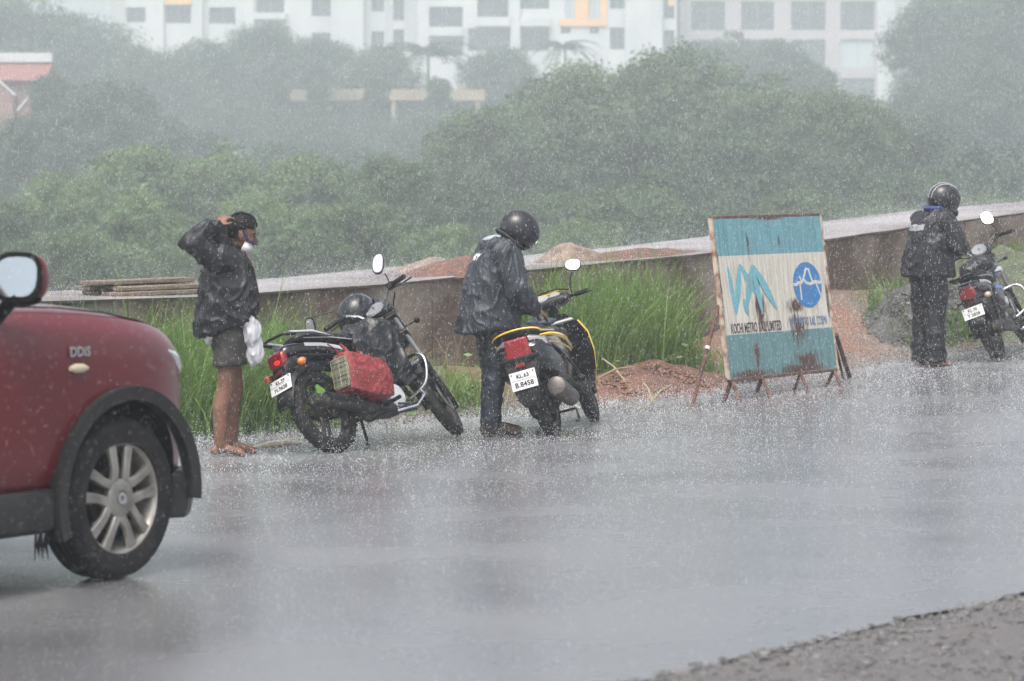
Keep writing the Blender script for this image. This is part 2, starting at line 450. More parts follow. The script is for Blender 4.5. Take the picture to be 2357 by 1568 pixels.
for i in range(375):
    t = -16 + 56 * i / 374; e_ = .035 * mnoise.noise(Vector((t * 2.2, 7, 0))) + .02 * mnoise.noise(Vector((t * 9, 7, 0))); r_ = []
    for n_, dz_ in ((WN - DECK_W, -.035), (WN - .02 + e_, -.035), (WN + .004 + e_, -.012), (WN - .02 + e_, 0), (WN - 1.2, .012 * mnoise.noise(Vector((t * .8, 1, 0)))), (WN - DECK_W, .0)):
        X, Y = xy(t, n_); r_.append((X, Y, dz(t, n_) + dz_))
    rings.append(r_)
mb.loft(rings); o = mb.build('deck', deckmat, wall); o['label'] = 'wet pale concrete deck on top of the wall'
mb = MB(WI); strip(mb, -16, 40, WN - 0.42, WN - DECK_W + 0.1, lambda t, n: -2.0, lambda t, n: dz(t, n) - 0.05)
mb.build('fill', concrete, wall)
# ================================================================ trees
def crown_mesh(name, seed, n_leaf=8500, lobes=15, leaf=0.05, flat=0.85):
    """unit crown (radius about 1, from z=0 to z=1.6): leaf-sized quads gathered in clumps on the skin of many lobes"""
    r = np.random.default_rng(seed)
    Lc = []
    for i in range(lobes * 2):          # lobes spread over a dome
        a = r.uniform(0, 2 * np.pi); u = r.uniform(-0.05, 1.0); q = math.sqrt(max(0, 1 - u * u)) * r.uniform(.55, .72)
        Lc.append((q * math.cos(a), q * math.sin(a), 0.30 + u * r.uniform(.62, .78), r.uniform(0.22, 0.36)))
    Lc.append((0, 0, 0.5, 0.62))
    Lc = np.array(Lc)
    nc = n_leaf // 30
    li = r.integers(0, len(Lc), nc); d = r.normal(size=(nc, 3)); d[:, 2] += 0.25; d /= np.linalg.norm(d, axis=1)[:, None]
    cc = Lc[li, :3] + d * Lc[li, 3:4] * r.uniform(0.82, 1.12, (nc, 1)) * np.array([1, 1, flat])
    keep = cc[:, 2] > 0.02; cc = cc[keep]; d = d[keep]; nc = len(cc)
    N = n_leaf; ci = r.integers(0, nc, N)
    c = cc[ci] + r.normal(size=(N, 3)) * 0.058 * np.array([1.1, 1.1, 0.8])
    nrm = d[ci] * 0.9 + r.normal(size=(N, 3)) * 0.42 + np.array([0, 0, 0.35]); nrm /= np.linalg.norm(nrm, axis=1)[:, None]
    tx = np.cross(nrm, r.normal(size=(N, 3))); tx /= np.linalg.norm(tx, axis=1)[:, None]; ty = np.cross(nrm, tx)
    s = leaf * r.uniform(0.55, 1.25, (N, 1))
    bend = nrm * s * 0.25
    V = np.stack([c - tx * s, c - ty * s * 0.5 + bend, c + tx * s, c + ty * s * 0.5 + bend], 1).reshape(-1, 3)
    Fc = np.arange(N * 4).reshape(-1, 4)
    tint = np.repeat(np.clip(np.clip(r.normal(.5, .35, nc), 0, 1)[ci] * 0.7 + r.uniform(0, 0.4, N), 0, 1), 4)
    return np_mesh(name, V, Fc, {'tint': tint})
def leafmat(name, a, b): return mat(name, a, 0.5, col2=b, attr='tint', transl=0.3)
GREENS = [leafmat('leaf_dark', (0.030, 0.060, 0.032), (0.085, 0.135, 0.058)),
          leafmat('leaf_mid', (0.036, 0.075, 0.032), (0.130, 0.190, 0.068)),
          leafmat('leaf_light', (0.060, 0.120, 0.045), (0.180, 0.260, 0.095)),
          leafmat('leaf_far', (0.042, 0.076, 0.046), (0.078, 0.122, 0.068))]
bark = mat('bark', (0.09, 0.07, 0.055), 0.8, bump=0.6, bscale=30)
CROWNS = [crown_mesh('crown', 100 + i, n_leaf=(22000, 22000, 20000)[i % 3], lobes=(15, 22, 12)[i % 3], leaf=(0.029, 0.026, 0.031)[i % 3]) for i in range(6)]
for me in CROWNS: me.materials.append(GREENS[0])
def trunk_mesh(seed):
    rr = random.Random(seed); mb = MB()
    mb.tube([(0, 0, -0.1), (0.03, 0.02, 0.35), (0.02, -0.03, 0.7)], [0.075, 0.06, 0.05], 8)
    for i in range(6):
        a = i * 1.05 + rr.uniform(-.3, .3); l = rr.uniform(0.45, 0.75)
        b = Vector((0.02, -0.02, rr.uniform(0.4, 0.68))); e_ = b + Vector((math.cos(a) * l, math.sin(a) * l, rr.uniform(0.35, 0.8)))
        mb.tube([b, b.lerp(e_, 0.5) + Vector((0, 0, 0.04)), e_], [0.035, 0.022, 0.008], 6)
    me = mb.mesh('trunk'); me.materials.append(bark); me.shade_smooth(); return me
TRUNKS = [trunk_mesh(i) for i in range(3)]
def tree(name, px, top, width, d, gi, label, cat='tree', group='trees and bushes behind the wall', hs=None, low=None):
    """a tree whose crown centre stands at column px, depth d; its top at row top"""
    d *= 2.0 if d < 140 else 1.85
    p = at(px, top, d); base = G(p.x, p.y); s = F / d
    rx = width / s / 2; zt = p.z
    H = zt - base
    o = empty(name, (p.x, p.y, base), label, cat, group)
    i = random.randrange(6)
    cz0 = 0.0 if cat == 'bush' else H * 0.12
    if low is not None: cz0 = at(px, low, d).z - base
    rx *= 1.12; sz = min((H - cz0) / 1.36, rx * .98); zc = H - 1.34 * sz
    first = True
    while True:
        c = link('crown', CROWNS[i], None, o); c.material_slots[0].link = 'OBJECT'; c.material_slots[0].material = GREENS[gi]
        c.scale = (rx, rx, sz); c.location = (0, 0, max(zc, 0)); c.rotation_euler = (0, 0, random.uniform(0, 6.28))
        if zc < sz * .45: break
        zc -= sz * .8; i = (i + 1) % 6
    tr = link('trunk', TRUNKS[i % 3], None, o)
    tr.scale = (rx * 0.7, rx * 0.7, H * 0.6); tr.rotation_euler = (0, 0, random.uniform(0, 6.28))
    return o
TR = [
 # far row in front of the flats
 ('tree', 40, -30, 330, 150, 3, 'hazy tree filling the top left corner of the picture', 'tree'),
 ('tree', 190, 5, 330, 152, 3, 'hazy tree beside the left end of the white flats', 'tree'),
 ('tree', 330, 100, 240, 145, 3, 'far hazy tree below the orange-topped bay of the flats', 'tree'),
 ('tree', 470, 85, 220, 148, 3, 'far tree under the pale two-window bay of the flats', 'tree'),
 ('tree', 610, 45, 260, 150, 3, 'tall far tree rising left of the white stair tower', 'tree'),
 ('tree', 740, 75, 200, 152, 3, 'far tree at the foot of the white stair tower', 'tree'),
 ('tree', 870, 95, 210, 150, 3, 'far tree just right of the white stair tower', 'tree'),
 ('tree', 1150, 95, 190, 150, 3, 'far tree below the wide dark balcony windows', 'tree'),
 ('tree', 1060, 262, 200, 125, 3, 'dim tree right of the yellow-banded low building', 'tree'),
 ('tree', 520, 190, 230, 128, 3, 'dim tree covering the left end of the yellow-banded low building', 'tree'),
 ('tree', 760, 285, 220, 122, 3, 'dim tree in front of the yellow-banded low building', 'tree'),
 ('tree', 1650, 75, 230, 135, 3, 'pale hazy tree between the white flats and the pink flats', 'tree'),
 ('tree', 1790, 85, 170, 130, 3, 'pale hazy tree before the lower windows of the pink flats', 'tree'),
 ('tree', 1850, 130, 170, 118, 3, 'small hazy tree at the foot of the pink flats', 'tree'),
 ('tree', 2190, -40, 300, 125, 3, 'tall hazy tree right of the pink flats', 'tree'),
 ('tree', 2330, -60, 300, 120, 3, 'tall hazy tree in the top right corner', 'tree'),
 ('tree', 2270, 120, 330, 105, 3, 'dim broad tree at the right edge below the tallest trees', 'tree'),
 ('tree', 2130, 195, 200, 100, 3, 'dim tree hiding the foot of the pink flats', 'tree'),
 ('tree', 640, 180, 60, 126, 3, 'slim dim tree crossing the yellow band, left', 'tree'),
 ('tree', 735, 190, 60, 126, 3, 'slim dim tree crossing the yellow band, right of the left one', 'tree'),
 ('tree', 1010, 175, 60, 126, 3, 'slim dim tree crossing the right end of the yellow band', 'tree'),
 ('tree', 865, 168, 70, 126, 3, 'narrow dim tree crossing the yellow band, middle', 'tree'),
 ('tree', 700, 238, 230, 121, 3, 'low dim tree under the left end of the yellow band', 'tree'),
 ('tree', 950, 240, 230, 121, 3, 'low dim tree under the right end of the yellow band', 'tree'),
 # left, middle distance
 ('tree', 245, 170, 300, 96, 3, 'dark round tree right of the red-roofed house', 'tree'),
 ('tree', 128, 165, 130, 97, 3, 'slim dim tree hiding the right end of the red-roofed house', 'tree'),
 ('tree', 50, 262, 240, 84, 3, 'dim tree below the red-roofed house', 'tree'),
 ('tree', 430, 270, 260, 92, 3, 'dim tree below and right of the dark round tree', 'tree'),
 ('tree', 640, 320, 260, 88, 3, 'grey-green tree below the low building, left', 'tree'),
 ('tree', 860, 330, 280, 86, 3, 'grey-green tree below the low building, right', 'tree'),
 # the big green mass, centre and right
 ('tree', 1120, 235, 330, 72, 1, 'round bright-topped tree at the left end of the big green mass', 'tree'),
 ('tree', 1330, 135, 380, 76, 1, 'tree left of the summit of the big green mass', 'tree'),
 ('tree', 1560, 95, 420, 78, 1, 'tallest tree at the summit of the big green mass', 'tree'),
 ('tree', 1760, 170, 360, 75, 1, 'tree sloping right of the summit of the big green mass', 'tree'),
 ('tree', 1930, 190, 300, 72, 1, 'dense tree below the pink flats at the right of the green mass', 'tree'),
 ('tree', 2080, 250, 330, 74, 3, 'tree trailing off at the right of the big green mass', 'tree'),
 ('tree', 2280, 320, 380, 72, 3, 'low tree at the right edge above the wall', 'tree'),
 ('tree', 1250, 300, 360, 66, 0, 'dark tree inside the green mass above the scooter rider', 'tree'),
 ('tree', 1470, 270, 380, 66, 0, 'dark tree in the middle of the green mass', 'tree'),
 ('tree', 1690, 290, 380, 64, 0, 'dark tree above the metal sign in the green mass', 'tree'),
 ('tree', 1900, 330, 360, 64, 0, 'dark tree right of the metal sign in the green mass', 'tree'),
 ('tree', 2110, 380, 340, 62, 0, 'dark tree behind the helmeted rider on the right', 'tree'),
 ('bush', 1070, 400, 260, 56, 0, 'dark bush left of the scooter rider behind the deck', 'bush'),
 ('bush', 1270, 430, 260, 54, 1, 'bush right above the scooter rider helmet', 'bush'),
 ('bush', 1450, 400, 330, 54, 1, 'broad bush behind the deck left of the sign', 'bush'),
 ('bush', 1640, 440, 280, 52, 0, 'dark low bush just behind the top of the sign', 'bush'),
 ('bush', 1840, 430, 300, 54, 1, 'bush behind the deck right of the sign', 'bush'),
 ('bush', 2020, 450, 260, 55, 1, 'bush behind the deck left of the right-hand rider', 'bush'),
 ('bush', 2270, 430, 300, 56, 1, 'bush behind the deck right of the right-hand rider', 'bush'),
 # light bushes, left
 ('bush', 330, 320, 300, 60, 2, 'pale green bush behind the barefoot person, upper left', 'bush'),
 ('bush', 500, 330, 290, 62, 2, 'pale green bush above the barefoot person', 'bush'),
 ('bush', 720, 345, 300, 58, 2, 'pale green bush above the parked motorcycle with red bag', 'bush'),
 ('bush', 890, 350, 250, 57, 1, 'green bush above the motorcycle mirror', 'bush'),
 ('bush', 150, 390, 300, 54, 2, 'pale bush behind the left end of the deck', 'bush'),
 ('bush', 20, 450, 260, 50, 1, 'bush at the left edge above the car mirror', 'bush'),
 ('bush', 330, 440, 290, 47, 2, 'low pale bush behind the timber planks', 'bush'),
 ('bush', 620, 430, 300, 47, 2, 'low pale bush right of the barefoot person head', 'bush'),
 ('bush', 830, 450, 270, 46, 1, 'low bush behind the hanging helmet', 'bush'),
 ('bush', 1010, 500, 220, 45, 2, 'small pale bush left of the scooter rider shoulder', 'bush'),
 ('bush', 150, 520, 230, 43, 1, 'small bush above the left end of the wall', 'bush'),
 ('bush', 480, 510, 260, 43, 1, 'small bush behind the raised elbow of the barefoot person', 'bush'),
 ('bush', 1330, 500, 200, 45, 2, 'small pale bush right of the scooter rider helmet', 'bush'),
]
for a in TR: tree(a[0], a[1], a[2], a[3], a[4], a[5], a[6], a[7])
# palms in front of the flats
frond_m = mat('palm_frond', (0.035, 0.06, 0.035), 0.5, transl=0.2)
def palm(px, top, d, spread, label):
    d *= 1.9; spread *= 1.9
    p = at(px, top, d); base = G(p.x, p.y); H = p.z - base - spread * 0.3
    o = empty('palm_tree', (p.x, p.y, base), label, 'palm tree', 'palms in front of the flats')
    MB().tube([(0, 0, -.2), (0.1, 0, H * .5), (0, 0, H)], [0.17, 0.12, 0.11], 8).build('trunk', bark, o)
    for k in range(15):
        a = k * 2.4; el = 0.9 - 0.1 * (k % 9); mb = MB(); pts = []
        for i in range(8):
            q = i / 7; rr_ = spread * q * math.cos(el * (1 - q)) ; z = H + spread * (math.sin(el) * q - 0.75 * q * q)
            pts.append(Vector((math.cos(a) * rr_, math.sin(a) * rr_, z)))
        side = Vector((-math.sin(a), math.cos(a), 0))
        for i in range(1, 8):
            for sgn in (-1, 1):
                for h in (0, .5):
                    b = pts[i].lerp(pts[i - 1], h); w = spread * 0.26 * (1 - 0.6 * i / 7)
                    tip = b + side * sgn * w + Vector((math.cos(a), math.sin(a), 0)) * w * .5 - Vector((0, 0, w * 0.5))
                    u_ = (pts[i] - pts[i - 1]) * 0.32
                    mb.add([b, b + u_, tip], [(0, 1, 2)])
        mb.tube(pts, [0.03] * 7 + [0.008], 4)
        mb.build('frond', frond_m, o, smooth=0, clean=False)
palm(985, 85, 140, 2.6, 'tall palm over the yellow-banded low building')
palm(1300, 85, 145, 1.8, 'small palm at the foot of the orange panel of the flats')
palm(720, 125, 138, 2.2, 'palm left of the tall palm over the low building')

# ================================================================ buildings
white = mat('white_render', (0.52, 0.52, 0.525), 0.7, col2=(0.43, 0.44, 0.445), vscale=0.3, stretch=(1, 1, .3))
pale = mat('pale_grey_render', (0.40, 0.40, 0.40), 0.7, vscale=0.3)
pink = mat('pinkish_render', (0.38, 0.335, 0.345), 0.7, col2=(0.33, 0.295, 0.305), vscale=0.3)
orange = mat('orange_render', (0.78, 0.42, 0.16), 0.7)
winglass = mat('window_glass', (0.045, 0.055, 0.065), 0.15, var=0.4, vscale=0.4)
blind = mat('pale_blind', (0.42, 0.46, 0.48), 0.5)
wframe = mat('window_frame', (0.25, 0.26, 0.27), 0.5)
roofred = mat('red_roof', (0.23, 0.085, 0.078), 0.6, bump=.3, bscale=8)
brickred = mat('reddish_wall', (0.26, 0.145, 0.13), 0.7)
yellow = mat('yellow_render', (0.34, 0.275, 0.195), 0.7, vscale=0.5)
darkroom = mat('dark_opening', (0.14, 0.14, 0.145), 0.6)
def facade(mb, W, H, holes, depth, y0=0.0):
    """front sheet in the local xz plane with real openings and reveals"""
    xs = sorted({0.0, W} | {v for h in holes for v in (h[0], h[1])}); zs = sorted({0.0, H} | {v for h in holes for v in (h[2], h[3])})
    for a, b in zip(xs, xs[1:]):
        for c, d in zip(zs, zs[1:]):
            mx_, mz_ = (a + b) / 2, (c + d) / 2
            if any(h[0] < mx_ < h[1] and h[2] < mz_ < h[3] for h in holes): continue
            mb.add([(a, y0, c), (b, y0, c), (b, y0, d), (a, y0, d)], [(0, 1, 2, 3)])
    for a, b, c, d in holes:
        e_ = y0 + depth
        mb.add([(a, y0, c), (b, y0, c), (b, y0, d), (a, y0, d), (a, e_, c), (b, e_, c), (b, e_, d), (a, e_, d)],
               [(0, 1, 5, 4), (1, 2, 6, 5), (2, 3, 7, 6), (3, 0, 4, 7)])
def flats(name, x0, x1, ybot, ytop, d, wins, wm, label, deep=12, extra=None):
    s = F / d; org = at(x0, ybot, d); base = min(G(org.x, org.y), org.z) - 1.0
    o = empty(name, (org.x, org.y, base), label, 'building')
    W = (x1 - x0) / s; H = (ybot - ytop) / s + (org.z - base)
    X = lambda px: (px - x0) / s
    Z = lambda py: at(0, py, d).z - base
    holes = [(X(a), X(b), Z(dn), Z(up)) for a, b, up, dn, *_ in wins]
    mb = MB(); facade(mb, W, H, holes, 0.35)
    mb.add([(0, 0, 0), (0, 0, H), (0, deep, H), (0, deep, 0), (W, 0, 0), (W, 0, H), (W, deep, H), (W, deep, 0)],
           [(0, 1, 2, 3), (4, 7, 6, 5), (1, 5, 6, 2), (3, 2, 6, 7)])
    mb.build('wall', wm, o, smooth=0, clean=False)
    for (a, b, c, dd), wn in zip(holes, wins):
        gl = {'g': winglass, 'b': blind}[wn[4] if len(wn) > 4 else 'g']
        fr = MB(); t_ = 0.06
        fr.box(((a + b) / 2, 0.28, c + t_ / 2), (b - a, 0.06, t_)); fr.box(((a + b) / 2, 0.28, dd - t_ / 2), (b - a, 0.06, t_))
        for xx in (a + t_ / 2, b - t_ / 2, (a + b) / 2): fr.box((xx, 0.285, (c + dd) / 2), (t_, 0.06, dd - c))
        w = fr.build('window', wframe, o, smooth=0)
        MB().box(((a + b) / 2, 0.33, (c + dd) / 2), (b - a + .1, 0.03, dd - c + .1)).build('pane', gl, w, smooth=0)
    if extra: extra(o, X, Z)
    return o
def slab(o, name, m_, X, Z, x0, x1, up, dn, y, th):
    MB().box(((X(x0) + X(x1)) / 2, y, (Z(up) + Z(dn)) / 2), (X(x1) - X(x0), th, Z(up) - Z(dn))).build(name, m_, o, smooth=0, bevel=0.02)
FL = 88.0
def rows(lst, ks):
    r = []
    for k in ks:
        for a, b, up, dn, *q in lst: r.append((a, b, up - FL * k, dn - FL * k, *q))
    return r
ww = [(290, 335, 17, 52), (381, 439, 15, 54), (481, 542, 17, 55), (590, 654, -22, 30), (717, 761, -12, 38), (854, 884, -16, 27), (905, 930, -20, 48),
      (987, 1065, 16, 63), (1098, 1170, -20, 40), (1197, 1264, -28, 21), (1355, 1380, -30, 44, 'b'), (1300, 1322, -30, 44, 'b'), (1403, 1437, -30, 21), (1527, 1552, -5, 44)]
w2 = [(590, 654, 66, 118), (717, 761, 76, 126), (854, 884, 72, 115), (905, 930, 68, 120), (1077, 1174, 66, 118), (1197, 1264, 66, 118), (1290, 1313, 63, 78), (1357, 1378, 63, 78),
      (1403, 1437, 63, 114), (1527, 1552, 70, 118), (987, 1065, 90, 130)]
def white_extra(o, X, Z):
    slab(o, 'stair_tower', white, X, Z, 764, 838, -190, 260, -0.9, 1.8)
    slab(o, 'wall_pier', white, X, Z, 1438, 1522, -190, 260, -0.6, 1.2)
    slab(o, 'wall_pier', white, X, Z, 563, 586, -190, 260, -0.4, 0.8)
    slab(o, 'wall_pier', white, X, Z, 1176, 1196, -190, 260, -0.4, 0.8)
    slab(o, 'wall_pier', white, X, Z, 353, 378, -190, 260, -0.3, 0.6)
    slab(o, 'wall_pier', white, X, Z, 443, 467, -190, 260, -0.3, 0.6)
    slab(o, 'orange_panel', orange, X, Z, 379, 442, -30, 11, -0.25, 0.5)
    slab(o, 'orange_panel', orange, X, Z, 1288, 1354, 45, 61, -0.12, 0.24)
    slab(o, 'orange_panel', orange, X, Z, 1323, 1354, -90, 44.5, -0.12, 0.24)
    slab(o, 'orange_panel', orange, X, Z, 1381, 1396, -90, 61, -0.12, 0.24)
    slab(o, 'orange_panel', orange, X, Z, 1354.3, 1380.7, 45, 61, -0.12, 0.24)
    slab(o, 'orange_panel', orange, X, Z, 1537, 1551, -30, 14, 0.1, 0.2)
    for a, b in ((987, 1066), (1094, 1174), (1197, 1266)):
        slab(o, 'balcony', white, X, Z, a, b, 42 if a > 1000 else 64, 62 if a > 1000 else 84, -0.5, 1.0)
    slab(o, 'balcony', white, X, Z, 586, 660, 31, 46, -0.5, 1.0)
    slab(o, 'recess_wall', pale, X, Z, 252, 288, -190, 260, -0.06, 0.1)
    slab(o, 'recess_wall', pale, X, Z, 468, 480, -190, 260, -0.06, 0.1)
    slab(o, 'recess_wall', pale, X, Z, 886, 904, -190, 260, -0.06, 0.1)
    slab(o, 'recess_wall', pale, X, Z, 931, 960, -190, 260, -0.06, 0.1)
flats('apartment_block', 250, 1556, 260, -190, 360, ww + w2 + rows(ww[:10] + ww[12:], [1]), white, 'long white apartment block with orange panels behind the trees', extra=white_extra)
pw = [(a, b, up, dn) for a, b in ((1590, 1669), (1705, 1782), (1820, 1900), (1934, 2013)) for up, dn in ((3, 70), (91, 157), (180, 242), (-85, -18))]
pw = [(a, b, u, dn, 'b') if (a > 1900 and u == 91) else (a, b, u, dn) for a, b, u, dn in pw]
def pink_extra(o, X, Z):
    slab(o, 'corner_column', white, X, Z, 2017, 2058, -150, 300, -0.5, 1.0)
    slab(o, 'side_wing', pale, X, Z, 2059, 2094, -150, 115, 1.5, 3.0)
    for z_ in (30, 75, 120, 165, 210): slab(o, 'band', wframe, X, Z, 2016.6, 2058.4, z_, z_ + 1.6, -0.5, 1.03)
flats('apartment_block', 1565, 2017, 300, -150, 368, pw, pink, 'pinkish grey apartment block with square windows and white corner column', extra=pink_extra)
# low building with a yellow band
d0 = 264; s0 = F / d0; org = at(610, 335, d0); base = G(org.x, org.y) - 1
lb = empty('low_building', (org.x, org.y, base), 'low building with a yellow band over dark openings, half hidden by trees', 'building')
Wd = (1115 - 610) / s0; X = lambda px: (px - 610) / s0; Z = lambda py: at(0, py, d0).z - base
MB().box((Wd / 2, 3, (Z(206) + Z(232)) / 2), (Wd, 6, Z(206) - Z(232))).build('fascia', yellow, lb, bevel=.02)
MB().box((Wd / 2, 3.2, Z(232) / 2), (Wd - .3, 4.5, Z(232))).build('wall', darkroom, lb)
for px in (625, 755, 905, 1015, 1100): MB().box((X(px), 0.25, Z(232) / 2), (0.34, 0.34, Z(232))).build('column', yellow, lb, bevel=.02)
for a, b in ((640, 745), (765, 895), (915, 1005), (1025, 1090)):
    w = MB().box(((X(a) + X(b)) / 2, 0.93, (Z(240) + Z(300)) / 2), (X(b) - X(a), 0.06, Z(240) - Z(300))).build('window', winglass, lb)
# red roofed house, left
d0 = 205; s0 = F / d0; org = at(-70, 300, d0); base = G(org.x, org.y) - 1
hs = empty('red_roofed_house', (org.x, org.y, base), 'red-roofed house with white fascia and small gables at the left edge', 'house')
X = lambda px: (px + 70) / s0; Z = lambda py: at(0, py, d0).z - base
MB().box((X(20), 2.5, Z(186) / 2), (X(100) - X(-70), 4.6, Z(186))).build('wall', brickred, hs)
mb = MB(); mb.loft([[(X(-80), -0.4, Z(186)), (X(-80), 2.4, Z(140)), (X(-80), 2.6, Z(140)), (X(-80), 5.4, Z(186))], [(X(108), -0.4, Z(186)), (X(108), 2.4, Z(140)), (X(108), 2.6, Z(140)), (X(108), 5.4, Z(186))]])
rf = mb.build('roof', roofred, hs, smooth=0)
MB().box((X(14), 2.5, Z(129)), (X(110) - X(-80), 0.9, Z(118) - Z(140))).build('fascia', white, rf, bevel=.02)
for cx, cy_, wdt, yy in ((5, 190, 66, -1.5), (82, 226, 50, -2.2)):
    mb = MB(); hw = wdt / 2
    mb.loft([[(X(cx - hw), yy, Z(cy_ + 30)), (X(cx), yy, Z(cy_)), (X(cx + hw), yy, Z(cy_ + 30)), (X(cx + hw), yy, 0), (X(cx - hw), yy, 0)],
             [(X(cx - hw), yy + 1.6, Z(cy_ + 30)), (X(cx), yy + 1.6, Z(cy_)), (X(cx + hw), yy + 1.6, Z(cy_ + 30)), (X(cx + hw), yy + 1.6, 0), (X(cx - hw), yy + 1.6, 0)]])
    gb = mb.build('gable', brickred, hs, smooth=0)
    mb = MB()
    for sg in (-1, 1):
        mb.tube([(X(cx), yy - 0.05, Z(cy_) + .05), (X(cx + sg * hw * 1.15), yy - 0.05, Z(cy_ + 33))], 0.11, 4)
    mb.build('bargeboard', white, gb, smooth=0)
# ================================================================ verge: grass, soil heaps, debris
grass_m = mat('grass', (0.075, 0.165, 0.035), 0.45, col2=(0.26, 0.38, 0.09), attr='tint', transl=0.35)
dry_m = mat('dry_stalk', (0.36, 0.29, 0.17), 0.7)
def blades(spots, n_seg=4):
    """spots: (x, y, z, height, lean, width, tint)"""
    V = []; Fc = []; tint = []
    for x, y, z, h, ln, w, tn_ in spots:
        a = random.uniform(0, 6.283); dx, dy = math.cos(a), math.sin(a); b = len(V)
        sa = random.uniform(0, 6.283); sx_, sy_ = math.cos(sa) * w, math.sin(sa) * w
        for i in range(n_seg):
            q = i / n_seg; k = ln * q * q; zz = h * (q - 0.28 * ln * q * q * q)
            ww_ = 1 - 0.75 * q
            V += [(x + dx * k * h - sx_ * ww_, y + dy * k * h - sy_ * ww_, z + zz), (x + dx * k * h + sx_ * ww_, y + dy * k * h + sy_ * ww_, z + zz)]
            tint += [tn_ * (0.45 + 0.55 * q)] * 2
        V.append((x + dx * ln * h, y + dy * ln * h, z + h * (1 - 0.28 * ln))); tint.append(tn_)
        for i in range(n_seg - 1): Fc += [(b + 2 * i, b + 2 * i + 1, b + 2 * i + 3), (b + 2 * i, b + 2 * i + 3, b + 2 * i + 2)]
        e_ = b + 2 * (n_seg - 1); Fc.append((e_, e_ + 1, e_ + 2))
    return np_mesh('grass', V, Fc, {'tint': tint}, smooth=True)
SP = []
def patch(t0, t1, n0, n1, count, h0, h1, tint=(0.1, 0.8), clump=0.16, w=0.0055, lean=(0.15, 1.05)):
    k = 0
    while k < count:
        ct, cn = random.uniform(t0, t1), random.uniform(n0, n1); hh = random.uniform(h0, h1); m_ = random.randint(10, 22)
        tb = random.uniform(*tint)
        for _ in range(m_):
            t, n = ct + random.gauss(0, clump), cn + random.gauss(0, clump * .7)
            if n < WN + 0.06: continue
            X, Y = xy(t, n)
            SP.append((X, Y, G(X, Y) - .02, hh * random.uniform(0.5, 1.1), random.uniform(*lean), w * random.uniform(.6, 1.3), min(1, max(0, tb + random.uniform(-.25, .25)))))
        k += m_
def pp(p0, p1, n0, n1, *a, **k): patch(tp(p0, (n0 + n1) / 2), tp(p1, (n0 + n1) / 2), n0, n1, *a, **k)
pp(60, 720, -2.9, -1.9, 6500, 0.65, 1.1)                              # tall grass behind the barefoot person
pp(380, 700, -2.1, -1.45, 4200, 0.55, 0.95, tint=(0.2, 0.9))
pp(660, 1010, -2.8, -1.7, 800, 0.22, 0.45, tint=(0.2, 0.9))         # shorter tufts between motorcycle and scooter
pp(900, 1110, -2.2, -1.6, 650, 0.28, 0.5, tint=(0.5, 1.0))
pp(1275, 1505, -2.9, -1.95, 4400, 0.7, 1.3, tint=(0.15, 1.0), lean=(0.08, 0.85))     # tall clump right of the scooter
pp(1480, 1640, -2.4, -1.8, 350, 0.3, 0.5, tint=(0.4, 0.9), lean=(.3, .9))
pp(2190, 2460, -2.9, -1.7, 4600, 0.16, 0.4, tint=(0.3, 0.9))         # green bank behind the right-hand motorcycle
pp(2080, 2200, -2.6, -1.7, 1500, 0.25, 0.55, tint=(0.1, 0.6))
pp(700, 1900, -1.9, -1.45, 600, 0.05, 0.14, tint=(0.2, 0.8))
for _ in range(60):     # single tall stems
    n = random.uniform(-2.9, -1.8); t = tp(random.choice([random.uniform(100, 720), random.uniform(1260, 1560)]), n); X, Y = xy(t, n)
    SP.append((X, Y, G(X, Y), random.uniform(1.0, 1.5), random.uniform(.1, .35), 0.004, random.uniform(.4, 1)))
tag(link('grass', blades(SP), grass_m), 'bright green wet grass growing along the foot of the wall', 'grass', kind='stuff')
DRY = []
for _ in range(900):
    n = random.uniform(-2.8, -1.5); t = tp(random.choice([random.uniform(60, 720), random.uniform(660, 1100), random.uniform(1270, 1620), random.uniform(2150, 2400)]), n); X, Y = xy(t, n)
    DRY.append((X, Y, G(X, Y), random.uniform(.15, .75), random.uniform(.2, 1.5), random.uniform(.002, .005), random.random()))
dme = blades(DRY); dme.name = 'dry_grass'
tag(link('dry_grass', dme, mat('dry_grass', (0.20, 0.15, 0.075), 0.6, col2=(0.36, 0.29, 0.15), attr='tint', transl=.2)), 'straw coloured dry blades mixed into the roadside grass', 'grass', kind='stuff')
# broad leafed weeds
V = []; Fc = []; ti = []
for _ in range(900):
    n = random.uniform(-2.5, -1.5); t = tp(random.choice([random.uniform(200, 720), random.uniform(700, 1100), random.uniform(1280, 1600), random.uniform(2180, 2400)]), n)
    X, Y = xy(t, n); z = G(X, Y) + abs(random.gauss(0.1, 0.13)); s = random.uniform(.02, .05); b = len(V)
    a = Vector((random.gauss(0, 1), random.gauss(0, 1), random.gauss(0, .5))).normalized(); c = a.cross(Vector((random.gauss(0, 1), random.gauss(0, 1), 1))).normalized()
    p0 = Vector((X, Y, z)); V += [p0 - a * s, p0 - c * s * .5, p0 + a * s, p0 + c * s * .5]; Fc.append((b, b + 1, b + 2, b + 3)); ti += [random.uniform(.1, .7)] * 4
tag(link('weeds', np_mesh('weeds', V, Fc, {'tint': ti}), grass_m), 'small leafy weeds among the roadside grass', 'weeds', kind='stuff')

